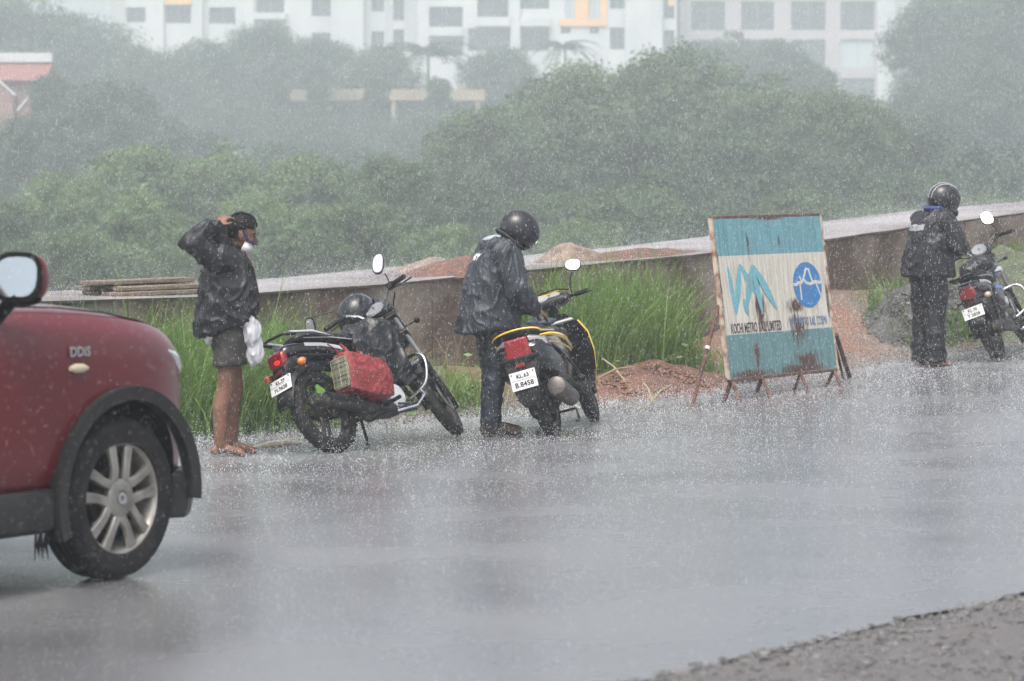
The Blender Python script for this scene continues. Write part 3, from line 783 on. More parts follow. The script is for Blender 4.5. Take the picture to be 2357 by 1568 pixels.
red_soil = mat('red_soil', (0.19, 0.090, 0.060), 0.5, col2=(0.10, 0.055, 0.04), vscale=14, bump=0.9, bscale=50)
grey_soil = mat('grey_soil', (0.085, 0.085, 0.08), 0.6, col2=(0.05, 0.052, 0.045), vscale=10, bump=0.9, bscale=45)
grass_soil = mat('grassy_soil', (0.10, 0.13, 0.06), 0.7, col2=(0.06, 0.06, 0.045), vscale=5, bump=0.9, bscale=45)
rubble_m = mat('rubble', (0.27, 0.20, 0.16), 0.6, var=.5, vscale=9, bump=.6, bscale=30)
def heap(name, t, n, lt, ln, h, m_, label, seed, cat='heap', z0=None):
    X0, Y0 = xy(t, n); zb = (G(X0, Y0) if z0 is None else z0)
    V = []; k = 40
    for i in range(k + 1):
        for j in range(k + 1):
            a, b = (i / k - .5) * 2, (j / k - .5) * 2; r = math.hypot(a, b)
            q = max(0, 1 - r) ; zz = h * (q * q * (3 - 2 * q)) ** 0.8
            tt_, nn_ = t + a * lt, n + b * ln; X, Y = xy(tt_, nn_)
            gz = G(X, Y) if z0 is None else z0 + (wall_z(tt_) - wall_z(t))
            zz += (0.24 * h * mnoise.noise(Vector((X * 4 + seed, Y * 4, 0))) + .10 * h * mnoise.noise(Vector((X * 15 + seed, Y * 15, 0)))) * min(1, q * 4)
            V.append((X - X0, Y - Y0, gz + zz - (0.03 if q <= 0.01 else 0) - zb))
    idx = np.arange((k + 1) ** 2).reshape(k + 1, k + 1)
    Fq = np.stack([idx[:-1, :-1], idx[1:, :-1], idx[1:, 1:], idx[:-1, 1:]], -1).reshape(-1, 4)
    Fq = [f for f in Fq if max(math.hypot((i // (k + 1)) / k - .5, (i % (k + 1)) / k - .5) for i in f) < .56]
    o = link(name, np_mesh(name, V, Fq, smooth=True), m_); o.location = (X0, Y0, zb)
    return tag(o, label, cat)
TH = tp(1490, -1.65)
heap('soil_heap', TH, -1.65, 1.1, 0.65, 0.21, red_soil, 'low heap of red-brown soil between the scooter and the sign', 3)
heap('soil_heap', tp(2150, -2.15), -2.15, 0.95, 0.5, 0.55, grey_soil, 'dark grey gravel heap behind the right-hand rider', 5)
heap('soil_bank', tp(2330, -2.2), -2.2, 1.9, 0.9, 0.5, grass_soil, 'grassy soil bank behind the right-hand motorcycle', 6, 'bank')
def on_deck(px, n): return tp(px, n), n
t_, n_ = on_deck(1050, WN - .35); heap('soil_heap', t_, n_, 0.7, 0.4, 0.13, red_soil, 'red soil spilled on the wall top left of the scooter rider', 8, z0=dz(t_, n_))
t_, n_ = on_deck(985, WN - .9); heap('rubble_heap', t_, n_, 0.4, 0.3, 0.11, rubble_m, 'small brown rubble heap on the deck left of the rider', 12, z0=dz(t_, n_))
t_, n_ = on_deck(1460, WN - .3); heap('soil_heap', t_, n_, 0.9, 0.3, 0.07, red_soil, 'crumbled red soil on the wall edge beside the tall grass', 14, z0=dz(t_, n_))
def stone_mesh(seed):
    bm = bmesh.new(); bmesh.ops.create_icosphere(bm, subdivisions=1, radius=1)
    for v in bm.verts:
        v.co *= 1 + 0.35 * mnoise.noise(v.co * 1.3 + Vector((seed, 0, 0))); v.co.z *= 0.65
    me = bpy.data.meshes.new('stone'); bm.to_mesh(me); bm.free(); return me
ST = [stone_mesh(i * 3.1) for i in range(5)]
def pebbles(name, gen, count, m_, label):
    V = []; Fc = []; ti = []
    data = []
    for me in ST:
        vv = np.array([v.co[:] for v in me.vertices]); ff = np.array([p.vertices[:] for p in me.polygons]); data.append((vv, ff))
    b = 0
    for _ in range(count):
        x, y, z, s = gen(); vv, ff = random.choice(data); a = random.uniform(0, 6.28); ca, sa = math.cos(a), math.sin(a)
        q = vv * s; q = np.stack([q[:, 0] * ca - q[:, 1] * sa, q[:, 0] * sa + q[:, 1] * ca, q[:, 2]], 1) + (x, y, z)
        V.append(q); Fc.append(ff + b); b += len(vv); ti.append(np.full(len(vv), random.random()))
    me = np_mesh(name, np.concatenate(V), np.concatenate(Fc), {'tint': np.concatenate(ti)})
    return tag(link(name, me, m_), label, 'gravel', kind='stuff')
gravel_m = mat('gravel', (0.055, 0.053, 0.051), 0.4, col2=(0.16, 0.152, 0.145), attr='tint', bump=.4, bscale=60)
redgravel_m = mat('laterite_gravel', (0.10, 0.055, 0.04), 0.5, col2=(0.30, 0.16, 0.10), attr='tint', bump=.4, bscale=60)
def g1():
    t, n = random.uniform(-7.5, 0.5), 0; n = near_edge(t) - .06 + abs(random.gauss(0, 1.1)); X, Y = xy(t, n); return X, Y, G(X, Y), random.uniform(.004, .015) * (1 if random.random() < .95 else 1.8)
pebbles('gravel', g1, 7500, gravel_m, 'wet grey gravel on the near road shoulder')
def g2():
    t, n = random.uniform(-4, 12), -1.25 - abs(random.gauss(0, .3)); X, Y = xy(t, n); return X, Y, G(X, Y), random.uniform(.005, .02)
pebbles('verge_gravel', g2, 1500, gravel_m, 'grey gravel scattered along the far road edge')
def g3():
    a = random.uniform(0, 6.28); r = math.sqrt(random.random()) * .75; t, n = TH + 1.1 * r * math.cos(a), -1.65 + .65 * r * math.sin(a)
    X, Y = xy(t, n); q = 1 - r; return X, Y, G(X, Y) + .21 * (q * q * (3 - 2 * q)) ** .8, random.uniform(.006, .022)
pebbles('laterite_gravel', g3, 1400, redgravel_m, 'red laterite crumbs on the soil heap by the sign')
THG = tp(2150, -2.15)
def g4():
    a = random.uniform(0, 6.28); r = math.sqrt(random.random()) * 1.02; t, n = THG + .95 * r * math.cos(a), -2.15 + .5 * r * math.sin(a)
    X, Y = xy(t, n); q = 1 - r; return X, Y, G(X, Y) + .55 * (q * q * (3 - 2 * q)) ** .8, random.uniform(.005, .02)
pebbles('heap_gravel', g4, 2600, gravel_m, 'dark stones on the gravel heap behind the right-hand rider')
# fallen dry stalks (each can be picked out)
for i, (a, b, lab) in enumerate([((1385, 825, 24.2), (1440, 880, 23.6), 'pale dry stalk lying on the heap beside the scooter shield'),
                           ((1480, 880, 23.3), (1502, 925, 23.0), 'short dry stalk leaning on the red soil heap'),
                           ((1545, 885, 23.6), (1490, 935, 23.0), 'long dry stalk crossing the foot of the red soil heap'),
                           ((1375, 870, 23.3), (1460, 845, 24.0), 'dry stalk lying level across the left of the red soil heap')]):
    pa, pb = at(*a), at(*b)
    o = MB().tube([pa, pa.lerp(pb, .5) + Vector((0, 0, .03)), pb], [.006, .008, .005], 6).build('dry_stalk', dry_m)
    tag(o, lab, 'stalk', 'dry stalks on the red soil heap')
# driftwood-like branch by the barefoot person
pb0 = ground_px(575, 1040); pb1 = ground_px(690, 1028)
mb = MB(); mb.tube([pb0 + Vector((0, 0, .02)), pb0.lerp(pb1, .35) + Vector((0, .03, .03)), pb0.lerp(pb1, .7) + Vector((0, -.02, .035)), pb1 + Vector((0, 0, .025))], [.012, .028, .03, .012], 8)
mb.tube([pb0.lerp(pb1, .6) + Vector((0, 0, .03)), pb0.lerp(pb1, .8) + Vector((.02, .1, .06))], [.016, .006], 6)
tag(mb.build('fallen_branch', mat('wet_wood', (0.42, 0.36, 0.28), 0.5, bump=.5)), 'pale broken branch lying on the road beside the bare feet', 'branch')
# timber planks on the deck, left
plank_m = mat('timber', (0.22, 0.17, 0.125), 0.55, col2=(0.12, 0.095, 0.075), vscale=5, stretch=(1, 8, 8), bump=.4)
bt = tp(350, WN - .4)
for k, (dn, hz, ln, off, lab) in enumerate([(-.25, 0.0, 1.05, .0, 'lowest timber plank of the stack on the deck, nearest the road'), (-.55, 0.0, 1.1, .05, 'lowest timber plank of the stack, on the far side'),
                                     (-.28, .043, 1.0, .06, 'middle timber plank of the stack on the deck, nearest the road'), (-.58, .043, 1.15, .0, 'middle timber plank of the stack, on the far side'),
                                     (-.45, .088, 1.0, -.1, 'topmost timber plank lying on the stack')]):
    c = xy(bt + off, WN + dn); z0 = dz(bt + off, WN + dn) + hz
    sl = (wall_z(bt + .8) - wall_z(bt - .8)) / 1.6
    M = T((c[0], c[1], z0 + .02)) @ R(math.pi / 2 - PHI + rad((k * 37) % 9 - 4), 'Z') @ R(-math.atan(sl), 'Y')
    o = MB().box((0, 0, 0), (ln, 0.24, 0.038)).build('timber_plank', plank_m, bevel=.008, M=M)
    tag(o, lab, 'plank', 'timber planks stacked on the deck')
tb = tp(1315, WN - .5); heap('rubble_heap', tb, WN - .5, .45, .3, .16, rubble_m, 'broken brown rubble on the wall top above the scooter mirror', 21, z0=dz(tb, WN - .5))
# ================================================================ two-wheelers
blk = mat('black_paint', (0.008, 0.008, 0.009), 0.2, coat=0.4, var=.3)
blkp = mat('black_plastic', (0.011, 0.011, 0.012), 0.45, spec=.35, var=.3, bump=.1, bscale=120)
rubber = mat('tyre_rubber', (0.009, 0.009, 0.009), 0.65, spec=.3, col2=(0.022, 0.020, 0.018), vscale=9, bump=.3, bscale=90)
chrome = mat('chrome', (0.75, 0.76, 0.78), 0.12, 1.0, var=.1)
alloy = mat('alloy_grey', (0.32, 0.31, 0.29), 0.38, 0.85, var=.35, vscale=20)
dirtmetal = mat('dirty_metal', (0.065, 0.060, 0.053), 0.5, 0.5, col2=(0.03, 0.027, 0.024), vscale=15, bump=.3)
forkgrey = mat('fork_grey', (0.34, 0.34, 0.34), 0.35, 0.6)
silver = mat('silver_paint', (0.62, 0.63, 0.64), 0.3, 0.3)
bluep = mat('blue_paint', (0.03, 0.12, 0.42), 0.2, coat=.5)
greyblue = mat('tank_blue_grey', (0.06, 0.085, 0.12), 0.16, 0.2, coat=.8)
seatm = mat('seat_vinyl', (0.010, 0.010, 0.011), 0.36, spec=.4, bump=.25, bscale=60)
redlens = mat('red_lens', (0.25, 0.005, 0.009), 0.12, coat=.6)
redglow = mat('lit_red_lens', (0.75, 0.01, 0.008), 0.12, coat=.6, emis=0.5)
amber = mat('amber_lens', (0.72, 0.19, 0.02), 0.12, coat=.6)
clear = mat('clear_lens', (0.42, 0.40, 0.38), 0.1, coat=.8, metal=.3)
platem = mat('plate_white', (0.76, 0.76, 0.75), 0.35, var=.06)
inkm = mat('plate_ink', (0.012, 0.012, 0.014), 0.5)
mirrorm = mat('mirror_glass', (0.70, 0.71, 0.73), 0.02, 1.0, var=.02)
yellowp = mat('yellow_paint', (0.80, 0.50, 0.05), 0.25, coat=.5, var=.1)
leafgreen = mat('leaf_sticker', (0.15, 0.32, 0.06), 0.5)
def vehicle_M(contact, psi, lean, pitch=0.0):
    """local x forward, y left, z up; psi = heading right of the view axis; lean to the left"""
    return T(contact) @ R(math.pi / 2 - rad(psi), 'Z') @ R(-rad(pitch), 'Y') @ R(-rad(lean), 'X')
def wheel(root, c, Rr, w, S=None, spokes=3, name='wheel', tread=True):
    M = (S if S is not None else Matrix()) @ T(c) @ R(math.pi / 2, 'X')
    prof = []
    for i in range(13):
        a = math.pi * (i / 12) ; prof.append((Rr - w * .62 + w * .62 * math.sin(a), -w * .5 * math.cos(a)))
    prof = [(Rr - w * .80, -w * .36)] + prof + [(Rr - w * .80, w * .36)]
    tyre = MB(M).lathe(prof, seg=40, closed=True).build(name, rubber, root)
    if tread:
        mb = MB(M)
        for k in range(40):
            a = k * 2 * math.pi / 40
            for sg in (-1, 1):
                mb.box((Rr * .972, 0, sg * w * .2), (.014, .010, w * .2), R(a + sg * .04, 'Z'))
        mb.build('tread', rubber, tyre)
    rr = Rr - w * .80
    MB(M).lathe([(rr - .018, -w * .34), (rr + .008, -w * .40), (rr + .008, -w * .34), (rr - .004, 0), (rr + .008, w * .34), (rr + .008, w * .40), (rr - .018, w * .34), (rr - .024, 0)], seg=36, closed=True).build('rim', dirtmetal, tyre)
    mb = MB(M)
    for k in range(spokes):
        a = 2 * math.pi * k / spokes + .3
        for da in (-.16, .16):
            b = Vector((math.cos(a + da * 2.2) * .05, math.sin(a + da * 2.2) * .05, 0)); e_ = Vector((math.cos(a + da) * (rr - .012), math.sin(a + da) * (rr - .012), 0))
            mb.tube([b, b.lerp(e_, .5), e_], [.020, .014, .017], 8, flat=1.0)
    mb.build('spokes', dirtmetal, tyre)
    MB(M).lathe([(.0, -.06), (.035, -.06), (.06, -.045), (.062, .045), (.035, .06), (0, .06)], seg=20).build('hub', dirtmetal, tyre)
    return tyre
def plate(root, M, w, h, l1, l2, s1=.036, s2=.04):
    o = MB(M).box((0, 0, 0), (w, h, .004)).build('number_plate', platem, root, bevel=.0015)
    for body, y, s in ((l1, h * .23, s1), (l2, -h * .23, s2)):
        me = text_mesh(body, s, bold=.0012); me.transform(M @ T((0, y, .0032))); link('lettering', me, inkm, o)
    MB(M).box((0, 0.004, .0026), (w * .92, .002, .0012)).build('rule', inkm, o)
    for sg in (-1, 1): MB(M @ T((sg * w * .42, h * .38, .003))).lathe([(.006, -.001), (.006, .003), (0, .004)], seg=10).build('bolt', dirtmetal, o)
    return o
def mirror(root, stem, c, nrm, up, w, h, Mx=None, glass=True):
    mb = MB(Mx); mb.tube(stem, .005, 8); st = mb.build('mirror_stem', blkp, root)
    M = axis_matrix(Vector(c), nrm, Vector(up).cross(Vector(nrm)))
    if Mx is not None: M = Mx @ M
    shape = []
    for i in range(24):
        a = 2 * math.pi * i / 24; ca, sa = math.cos(a), math.sin(a)
        shape.append((math.copysign(abs(ca) ** .75, ca) * w / 2, math.copysign(abs(sa) ** .75, sa) * h / 2 * (1 + .12 * ca)))
    rings = [[(x * k, y * k, z) for x, y in shape] for k, z in ((.35, -.034), (.75, -.027), (.97, -.010), (1.0, .002), (.97, .005))]
    hs_ = MB(M).loft(rings).build('mirror', blkp, root)
    if glass:
        MB(M).loft([[(x * .85, y * .88, z) for x, y in shape] for z in (.0045, .0062)]).build('glass', mirrorm, hs_)
    return hs_
def arc_strip(M, r, w, a0, a1, th=.004, seg=20, drop=.012):
    """mudguard: curved channel around an axle (local z = axle)"""
    prof = [(r - drop, -w / 2), (r, -w / 2 + .012), (r + .006, 0), (r, w / 2 - .012), (r - drop, w / 2),
            (r - drop, w / 2 - th), (r - th, w / 2 - .016), (r + .006 - th, 0), (r - th, -w / 2 + .016), (r - drop, -w / 2 + th)]
    return MB(M).lathe(prof, seg=seg, closed=True, a0=a0, a1=a1)
def sect(x, zc, ry, rz, n=16, p=2.6, y0=0, ztop=None):
    r = []
    for i in range(n):
        a = 2 * math.pi * i / n; c, s = math.cos(a), math.sin(a)
        r.append((x, y0 + ry * math.copysign(abs(c) ** (2 / p), c), zc + rz * math.copysign(abs(s) ** (2 / p), s)))
    return r
def motorcycle(Mw, label, steer, plates, opts):
    root = empty('motorcycle', None, label, 'motorcycle', 'two parked motorcycles', M=Mw)
    ax = Vector((-.44, 0, .90)).normalized(); pv = Vector((.42, 0, .88))
    S = T(pv) @ Matrix.Rotation(rad(steer), 4, ax) @ T(-pv)
    RW = .308
    wheel(root, (-.63, 0, .30), RW, .10, name='rear_wheel')
    wheel(root, (.64, 0, .30), .298, .085, S, name='front_wheel')
    # fork
    for sg in (-1, 1):
        f_ = MB(S).tube([(.64, sg * .088, .29), (.52, sg * .088, .58)], .024, 12).build('fork_leg', blkp, root)
        MB(S).tube([(.525, sg * .088, .565), (.375, sg * .088, .935)], .0175, 12).build('stanchion', forkgrey, f_)
        MB(S).tube([(.505, sg * .088, .60), (.52, sg * .088, .575)], .027, 12).build('dust_seal', rubber, f_)
    MB(S).box((0, 0, 0), (.09, .23, .03), T((.425, 0, .80)) @ R(rad(26), 'Y')).build('lower_yoke', dirtmetal, root, bevel=.008)
    MB(S).box((0, 0, 0), (.10, .23, .025), T((.38, 0, .93)) @ R(rad(26), 'Y')).build('top_yoke', dirtmetal, root, bevel=.008)
    Mf = S @ T((.64, 0, .30)) @ R(math.pi / 2, 'X')
    mg = arc_strip(Mf, .335, .13, rad(-5), rad(150)).build('front_mudguard', blk, root)
    for sg in (-1, 1): MB(S).tube([(.64, sg * .075, .32), (.52, sg * .07, .62)], .007, 6).build('stay', blkp, mg)
    MB(S @ T((.64, -.062, .30)) @ R(math.pi / 2, 'X')).lathe([(.075, -.004), (.115, -.004), (.115, .004), (.075, .004)], seg=30, closed=True).build('brake_disc', alloy, root)
    # head: lamp cowl, speedo
    cw = MB(S).loft([sect(.56, .80, .02, .02), sect(.55, .82, .085, .09), sect(.50, .85, .115, .13), sect(.43, .90, .12, .12), sect(.37, .97, .105, .06), sect(.33, 1.0, .08, .03)])
    cwl = cw.build('headlamp_cowl', blk, root, subsurf=1)
    MB(S).loft([sect(.30, 1.0, .07, .02), sect(.33, 1.02, .115, .05), sect(.40, 1.03, .125, .075), sect(.47, 1.0, .11, .08), sect(.53, .94, .06, .05)]).build('instrument_hood', blkp, root, subsurf=1)
    MB(S @ axis_matrix((.555, 0, .82), (1, 0, -.12))).lathe([(0, .022), (.04, .018), (.075, .004), (.08, -.01)], seg=20).build('headlamp', clear, cwl)
    MB(S @ axis_matrix((.325, 0, 1.045), (-.7, 0, .75))).lathe([(0, .016), (.07, .014), (.078, 0)], seg=20).build('speedometer', mat('dial', (.25, .26, .27), .1, coat=.8), cwl)
    if opts.get('visor'):
        MB(S).ell((.47, 0, .97), (.10, .135, .15), R(rad(-25), 'Y'), 20, 14, lambda d: d.z > -.1 and d.x > -.35).build('flyscreen', blk, root, solid=.008)
    # handlebar
    hp = [(.10, .33, 1.055), (.16, .24, 1.08), (.225, .18, 1.09), (.28, .12, 1.06), (.33, .07, .99), (.34, 0, .975)]
    hb = MB(S).tube([Vector(p) for p in hp] + [Vector((p[0], -p[1], p[2])) for p in hp[-2::-1]], .0115, 10).build('handlebar', chrome, root)
    for sg in (-1, 1):
        MB(S).tube([(.163, sg * .235, 1.08), (.09, sg * .345, 1.052)], .0185, 12).build('grip', rubber, hb)
        MB(S).box((0, 0, 0), (.055, .06, .05), T((.18, sg * .215, 1.083))).build('switch_box', blkp, hb, bevel=.01)
        MB(S).tube([(.21, sg * .22, 1.075), (.22, sg * .27, 1.065), (.16, sg * .375, 1.04)], [.007, .006, .007], 8).build('lever', blkp if sg > 0 else dirtmetal, hb)
        MB(S).ell((.50, sg * .20, .86), (.035, .022, .022)).tube([(.48, sg * .1, .86), (.49, sg * .19, .86)], .007, 6).build('front_indicator', blkp, root)
    for q in range(3):
        MB(S).tube([(.29, -.2 + .2 * q, 1.06), (.44, -.12 + .1 * q, 1.04 - .02 * q), (.50, -.06 + .05 * q, .90), (.42, .02, .75)], .005, 6).build('cable', blkp, root)
    for mr in opts['mirrors']: mirror(root, *mr, Mx=S)
    # tank, seat, side panels
    tk = MB().loft([sect(-.03, .745, .06, .05), sect(.0, .755, .115, .085), sect(.10, .785, .145, .115), sect(.22, .80, .155, .125), sect(.32, .80, .13, .11), sect(.38, .79, .085, .075), sect(.40, .785, .04, .04)]).build('fuel_tank', opts['tank'], root, subsurf=1)
    MB(axis_matrix((.2, 0, .925), (0, 0, 1))).lathe([(.035, 0), (.035, .012), (.03, .016), (0, .016)], seg=18).build('filler_cap', chrome, tk)
    for sg in (-1, 1):
        MB().loft([[(x_, sg * y_ , z_ + k * .5), (x_, sg * (y_ + .004), z_), (x_, sg * y_, z_ - k * .5)] for x_, y_, z_, k in ((.03, .128, .80, .01), (.14, .157, .815, .045), (.26, .159, .80, .06), (.345, .12, .79, .02))]).build('tank_stripe', silver, tk)
        sp = MB().loft([[(x_, sg * y_, z1), (x_, sg * (y_ + .012), (z0 + z1) / 2), (x_, sg * y_, z0)] for x_, y_, z0, z1 in ((-.20, .105, .62, .70), (-.06, .135, .50, .69), (.02, .13, .52, .68), (.06, .11, .58, .66))]).build('side_panel', blk, root, solid=.01)
        MB().loft([[(x_, sg * (y_ + .012), z_ + .016), (x_, sg * (y_ + .016), z_), (x_, sg * (y_ + .012), z_ - .014)] for x_, y_, z_ in ((-.19, .108, .665), (-.06, .142, .635), (.03, .134, .60))]).build('stripe', bluep, sp)
    st = MB().loft([sect(-.74, .83, .06, .025), sect(-.68, .835, .11, .04), sect(-.45, .825, .135, .045), sect(-.25, .80, .135, .045), sect(-.15, .775, .125, .045), sect(0, .775, .095, .05), sect(.03, .785, .06, .045)]).build('seat', seatm, root, subsurf=1)
    MB().tube([(-.70, .11, .815), (-.45, .137, .80), (-.2, .135, .775), (.0, .095, .755)], .004, 6).tube([(-.70, -.11, .815), (-.45, -.137, .80), (-.2, -.135, .775), (.0, -.095, .755)], .004, 6).build('piping', silver, st)
    tl = MB().loft([sect(-.90, .735, .055, .035), sect(-.86, .745, .085, .055), sect(-.74, .755, .11, .055), sect(-.5, .735, .125, .06), sect(-.3, .69, .12, .055), sect(-.16, .65, .10, .04)]).build('tail_cowl', opts['tail'], root, subsurf=1)
    for sg in (-1, 1):
        MB().loft([[(x_, sg * y_, z_ + .013), (x_, sg * (y_ + .004), z_), (x_, sg * y_, z_ - .013)] for x_, y_, z_ in ((-.72, .112, .765), (-.55, .123, .755), (-.42, .124, .735), (-.30, .120, .712))]).build('tail_stripe', silver if sg < 0 else silver, tl)
    # grab rail
    for sg in (-1, 1):
        MB().loft([[(-.86, sg * .085, .868), (-.86, sg * .135, .862), (-.85, sg * .135, .850), (-.85, sg * .085, .852)], [(-.66, sg * .12, .862), (-.66, sg * .175, .848), (-.66, sg * .175, .832), (-.66, sg * .12, .845)],
                   [(-.46, sg * .14, .815), (-.46, sg * .158, .81), (-.46, sg * .158, .805), (-.46, sg * .14, .81)]]).build('grab_handle', opts['rail'], root, bevel=.004)
    MB().tube([(-.79, .12, .842), (-.90, .10, .85), (-.93, 0, .85), (-.90, -.10, .85), (-.79, -.12, .842)], .010, 8).build('grab_bar', blkp, root)
    # tail lamp, mudguard, plate, indicators
    lamp = MB().loft([sect(-.885, .70, .07, .055, p=4), sect(-.925, .695, .078, .058, p=4), sect(-.945, .69, .066, .046, p=4)]).build('tail_lamp', redlens, root, bevel=.006)
    if opts.get('lit'): MB().ell((-.937, -.01, .675), (.014, .034, .020)).build('lit_bulb', redglow, lamp)
    MB().loft([sect(-.80, .66, .085, .05, p=4), sect(-.90, .63, .082, .06, p=4), sect(-.945, .60, .06, .04, p=4)]).build('lamp_bracket', blkp, root, bevel=.006)
    MB().box((-.948, 0, .60), (.012, .07, .03)).build('reflector', mat('dark_red', (.10, .012, .012), .2), root, bevel=.004)
    rm = MB().loft([[(x_, y_, z_) for y_, z_ in ((-w_, z0 - .02), (-w_ * .8, z0 + .012), (0, z0 + .022), (w_ * .8, z0 + .012), (w_, z0 - .02))] for x_, w_, z0 in ((-.45, .075, .63), (-.66, .085, .645), (-.84, .085, .60), (-.93, .085, .52), (-.985, .08, .42), (-1.0, .07, .36))], cap=False).build('rear_mudguard', blkp, root, solid=.006)
    nrm = Vector((-.93, 0, .25)).normalized()
    plate(root, axis_matrix((-.972, 0, .515), nrm, Vector((0, -1, 0))), .20, .105, *plates)
    for sg in (-1, 1):
        st_ = MB().tube([(-.86, sg * .07, .625), (-.87, sg * .14, .62)], .010, 8).build('indicator_stalk', blkp, root)
        iv = MB().ell((-.875, sg * .165, .62), (.036, .032, .03), None, 14, 10).build('indicator', opts['ind'], root)
        MB().ell((-.855, sg * .165, .62), (.030, .036, .034), None, 14, 10).build('housing', blkp, iv)
    # frame, engine
    fr = MB(); fr.tube([(.40, 0, .80), (.34, 0, .62), (.27, 0, .38), (.15, 0, .24)], .020, 10); fr.tube([(.38, 0, .78), (.0, 0, .70), (-.22, 0, .62)], .022, 10)
    for sg in (-1, 1): fr.tube([(-.20, sg * .09, .62), (-.5, sg * .1, .68), (-.8, sg * .08, .70)], .014, 8).tube([(-.2, sg * .09, .62), (-.22, sg * .1, .40), (-.12, sg * .09, .26)], .016, 8)
    fr.build('frame', blkp, root)
    en = MB().box((.02, 0, .33), (.36, .20, .18)); en.lathe([(.0, -.13), (.085, -.13), (.098, -.11), (.10, .11), (.085, .13), (0, .13)], T((-.02, 0, .33)) @ R(math.pi / 2, 'X'), 24)
    eng = en.build('engine', mat('engine_grey', (.06, .06, .058), .45, .5, var=.4), root, bevel=.015)
    MB(T((.05, -.135, .33)) @ R(math.pi / 2, 'X')).lathe([(0, .016), (.06, .016), (.085, .008), (.09, -.02)], seg=24).build('crank_cover', silver if opts.get('silver_cover') else dirtmetal, eng)
    cyl = MB()
    Mc = T((.17, 0, .45)) @ R(rad(28), 'Y')
    for k in range(9): cyl.box((0, 0, -.08 + k * .024), (.17, .18, .010), Mc)
    cyl.box((0, 0, .01), (.12, .13, .22), Mc); cyl.build('cylinder_fins', alloy, eng)
    MB(axis_matrix((.16, -.10, .50), (0.1, -1, 0))).lathe([(0, .02), (.035, .018), (.05, .004), (.05, -.01)], seg=18).build('horn', silver, root)
    ex = MB().tube([(.26, -.04, .44), (.31, -.07, .34), (.26, -.10, .24), (.05, -.13, .22), (-.25, -.15, .25)], .02, 10); ex.tube([(-.22, -.15, .245), (-.34, -.155, .26), (-.86, -.165, .33), (-.90, -.166, .335)], [.022, .046, .048, .036], 14)
    exo = ex.build('exhaust', dirtmetal, root); MB().tube([(-.45, -.172, .297), (-.78, -.18, .34)], .047, 12, flat=.8).build('heat_shield', opts['shield'], exo)
    for sg in (-1, 1):
        MB().tube([(-.12, sg * .095, .33), (-.40, sg * .105, .31), (-.66, sg * .11, .30)], .018, 8).build('swing_arm', blkp, root)
        sa = MB().tube([(-.55, sg * .125, .36), (-.44, sg * .12, .66)], .012, 8); sa.build('shock_absorber', dirtmetal, root)
        for k in range(8):
            pass
        hel = [Vector((-.55 + .11 * q / 60, sg * .1245, .36 + .29 * q / 60)) + Vector((math.cos(q * .8) * .027, math.sin(q * .8) * .027, 0)) for q in range(8, 54)]
        MB().tube(hel, .0055, 6).build('spring', blkp, root)
        MB().tube([(-.10, sg * .1, .27), (-.09, sg * .27, .275)], .015, 8).build('foot_peg', rubber, root)
        MB().tube([(-.36, sg * .11, .30), (-.36, sg * .24, .32)], .012, 8).build('rear_foot_peg', rubber, root)
    MB().box((-.36, .12, .33), (.54, .03, .085)).build('chain_case', blkp, root, bevel=.02)
    MB(T((-.63, -.07, .30)) @ R(math.pi / 2, 'X')).lathe([(.0, .03), (.03, .03), (.07, .02), (.075, -.01), (.06, -.02)], seg=20).build('brake_drum', dirtmetal, root)
    MB().tube([(-.14, .09, .25), (-.06, .16, .14), (-.02, .235, -.015 + .23 * math.tan(rad(opts['lean'])) * -1)], .011, 8).build('side_stand', blkp, root)
    MB().tube([(.02, -.14, .27), (.08, -.20, .24), (.20, -.21, .25)], .009, 8).build('brake_pedal', dirtmetal, root)
    MB().tube([(-.05, -.13, .36), (-.1, -.19, .38), (-.16, -.2, .50)], .010, 8).build('kick_lever', chrome, root)
    if opts.get('guard'):
        for sg in (-1, 1):
            pts = [(.30, sg * .03, .60), (.34, sg * .14, .615), (.345, sg * .22, .605), (.34, sg * .262, .56), (.325, sg * .265, .48), (.30, sg * .23, .38), (.26, sg * .14, .33), (.22, sg * .04, .30)]
            sm = []
            for i in range(len(pts) - 1):
                for q in range(4):
                    a = Vector(pts[max(i - 1, 0)]); b = Vector(pts[i]); c = Vector(pts[i + 1]); d = Vector(pts[min(i + 2, len(pts) - 1)]); k = q / 4
                    sm.append(.5 * ((2 * b) + (c - a) * k + (2 * a - 5 * b + 4 * c - d) * k * k + (3 * b - a - 3 * c + d) * k ** 3))
            sm.append(Vector(pts[-1])); MB().tube(sm, .0115, 10).build('crash_guard', chrome, root)
        MB().tube([(.22, -.23, .33), (.2, -.26, .28), (.1, -.24, .21), (-.06, -.18, .20)], .010, 8).build('foot_guard', chrome, root)
    if opts.get('saree'):
        for k in range(6): MB().tube([(-.48 - .06 * k, .155, .42), (-.48 - .06 * k, .17, .52)], .006, 6).build('guard_bar', dirtmetal, root)
    return root
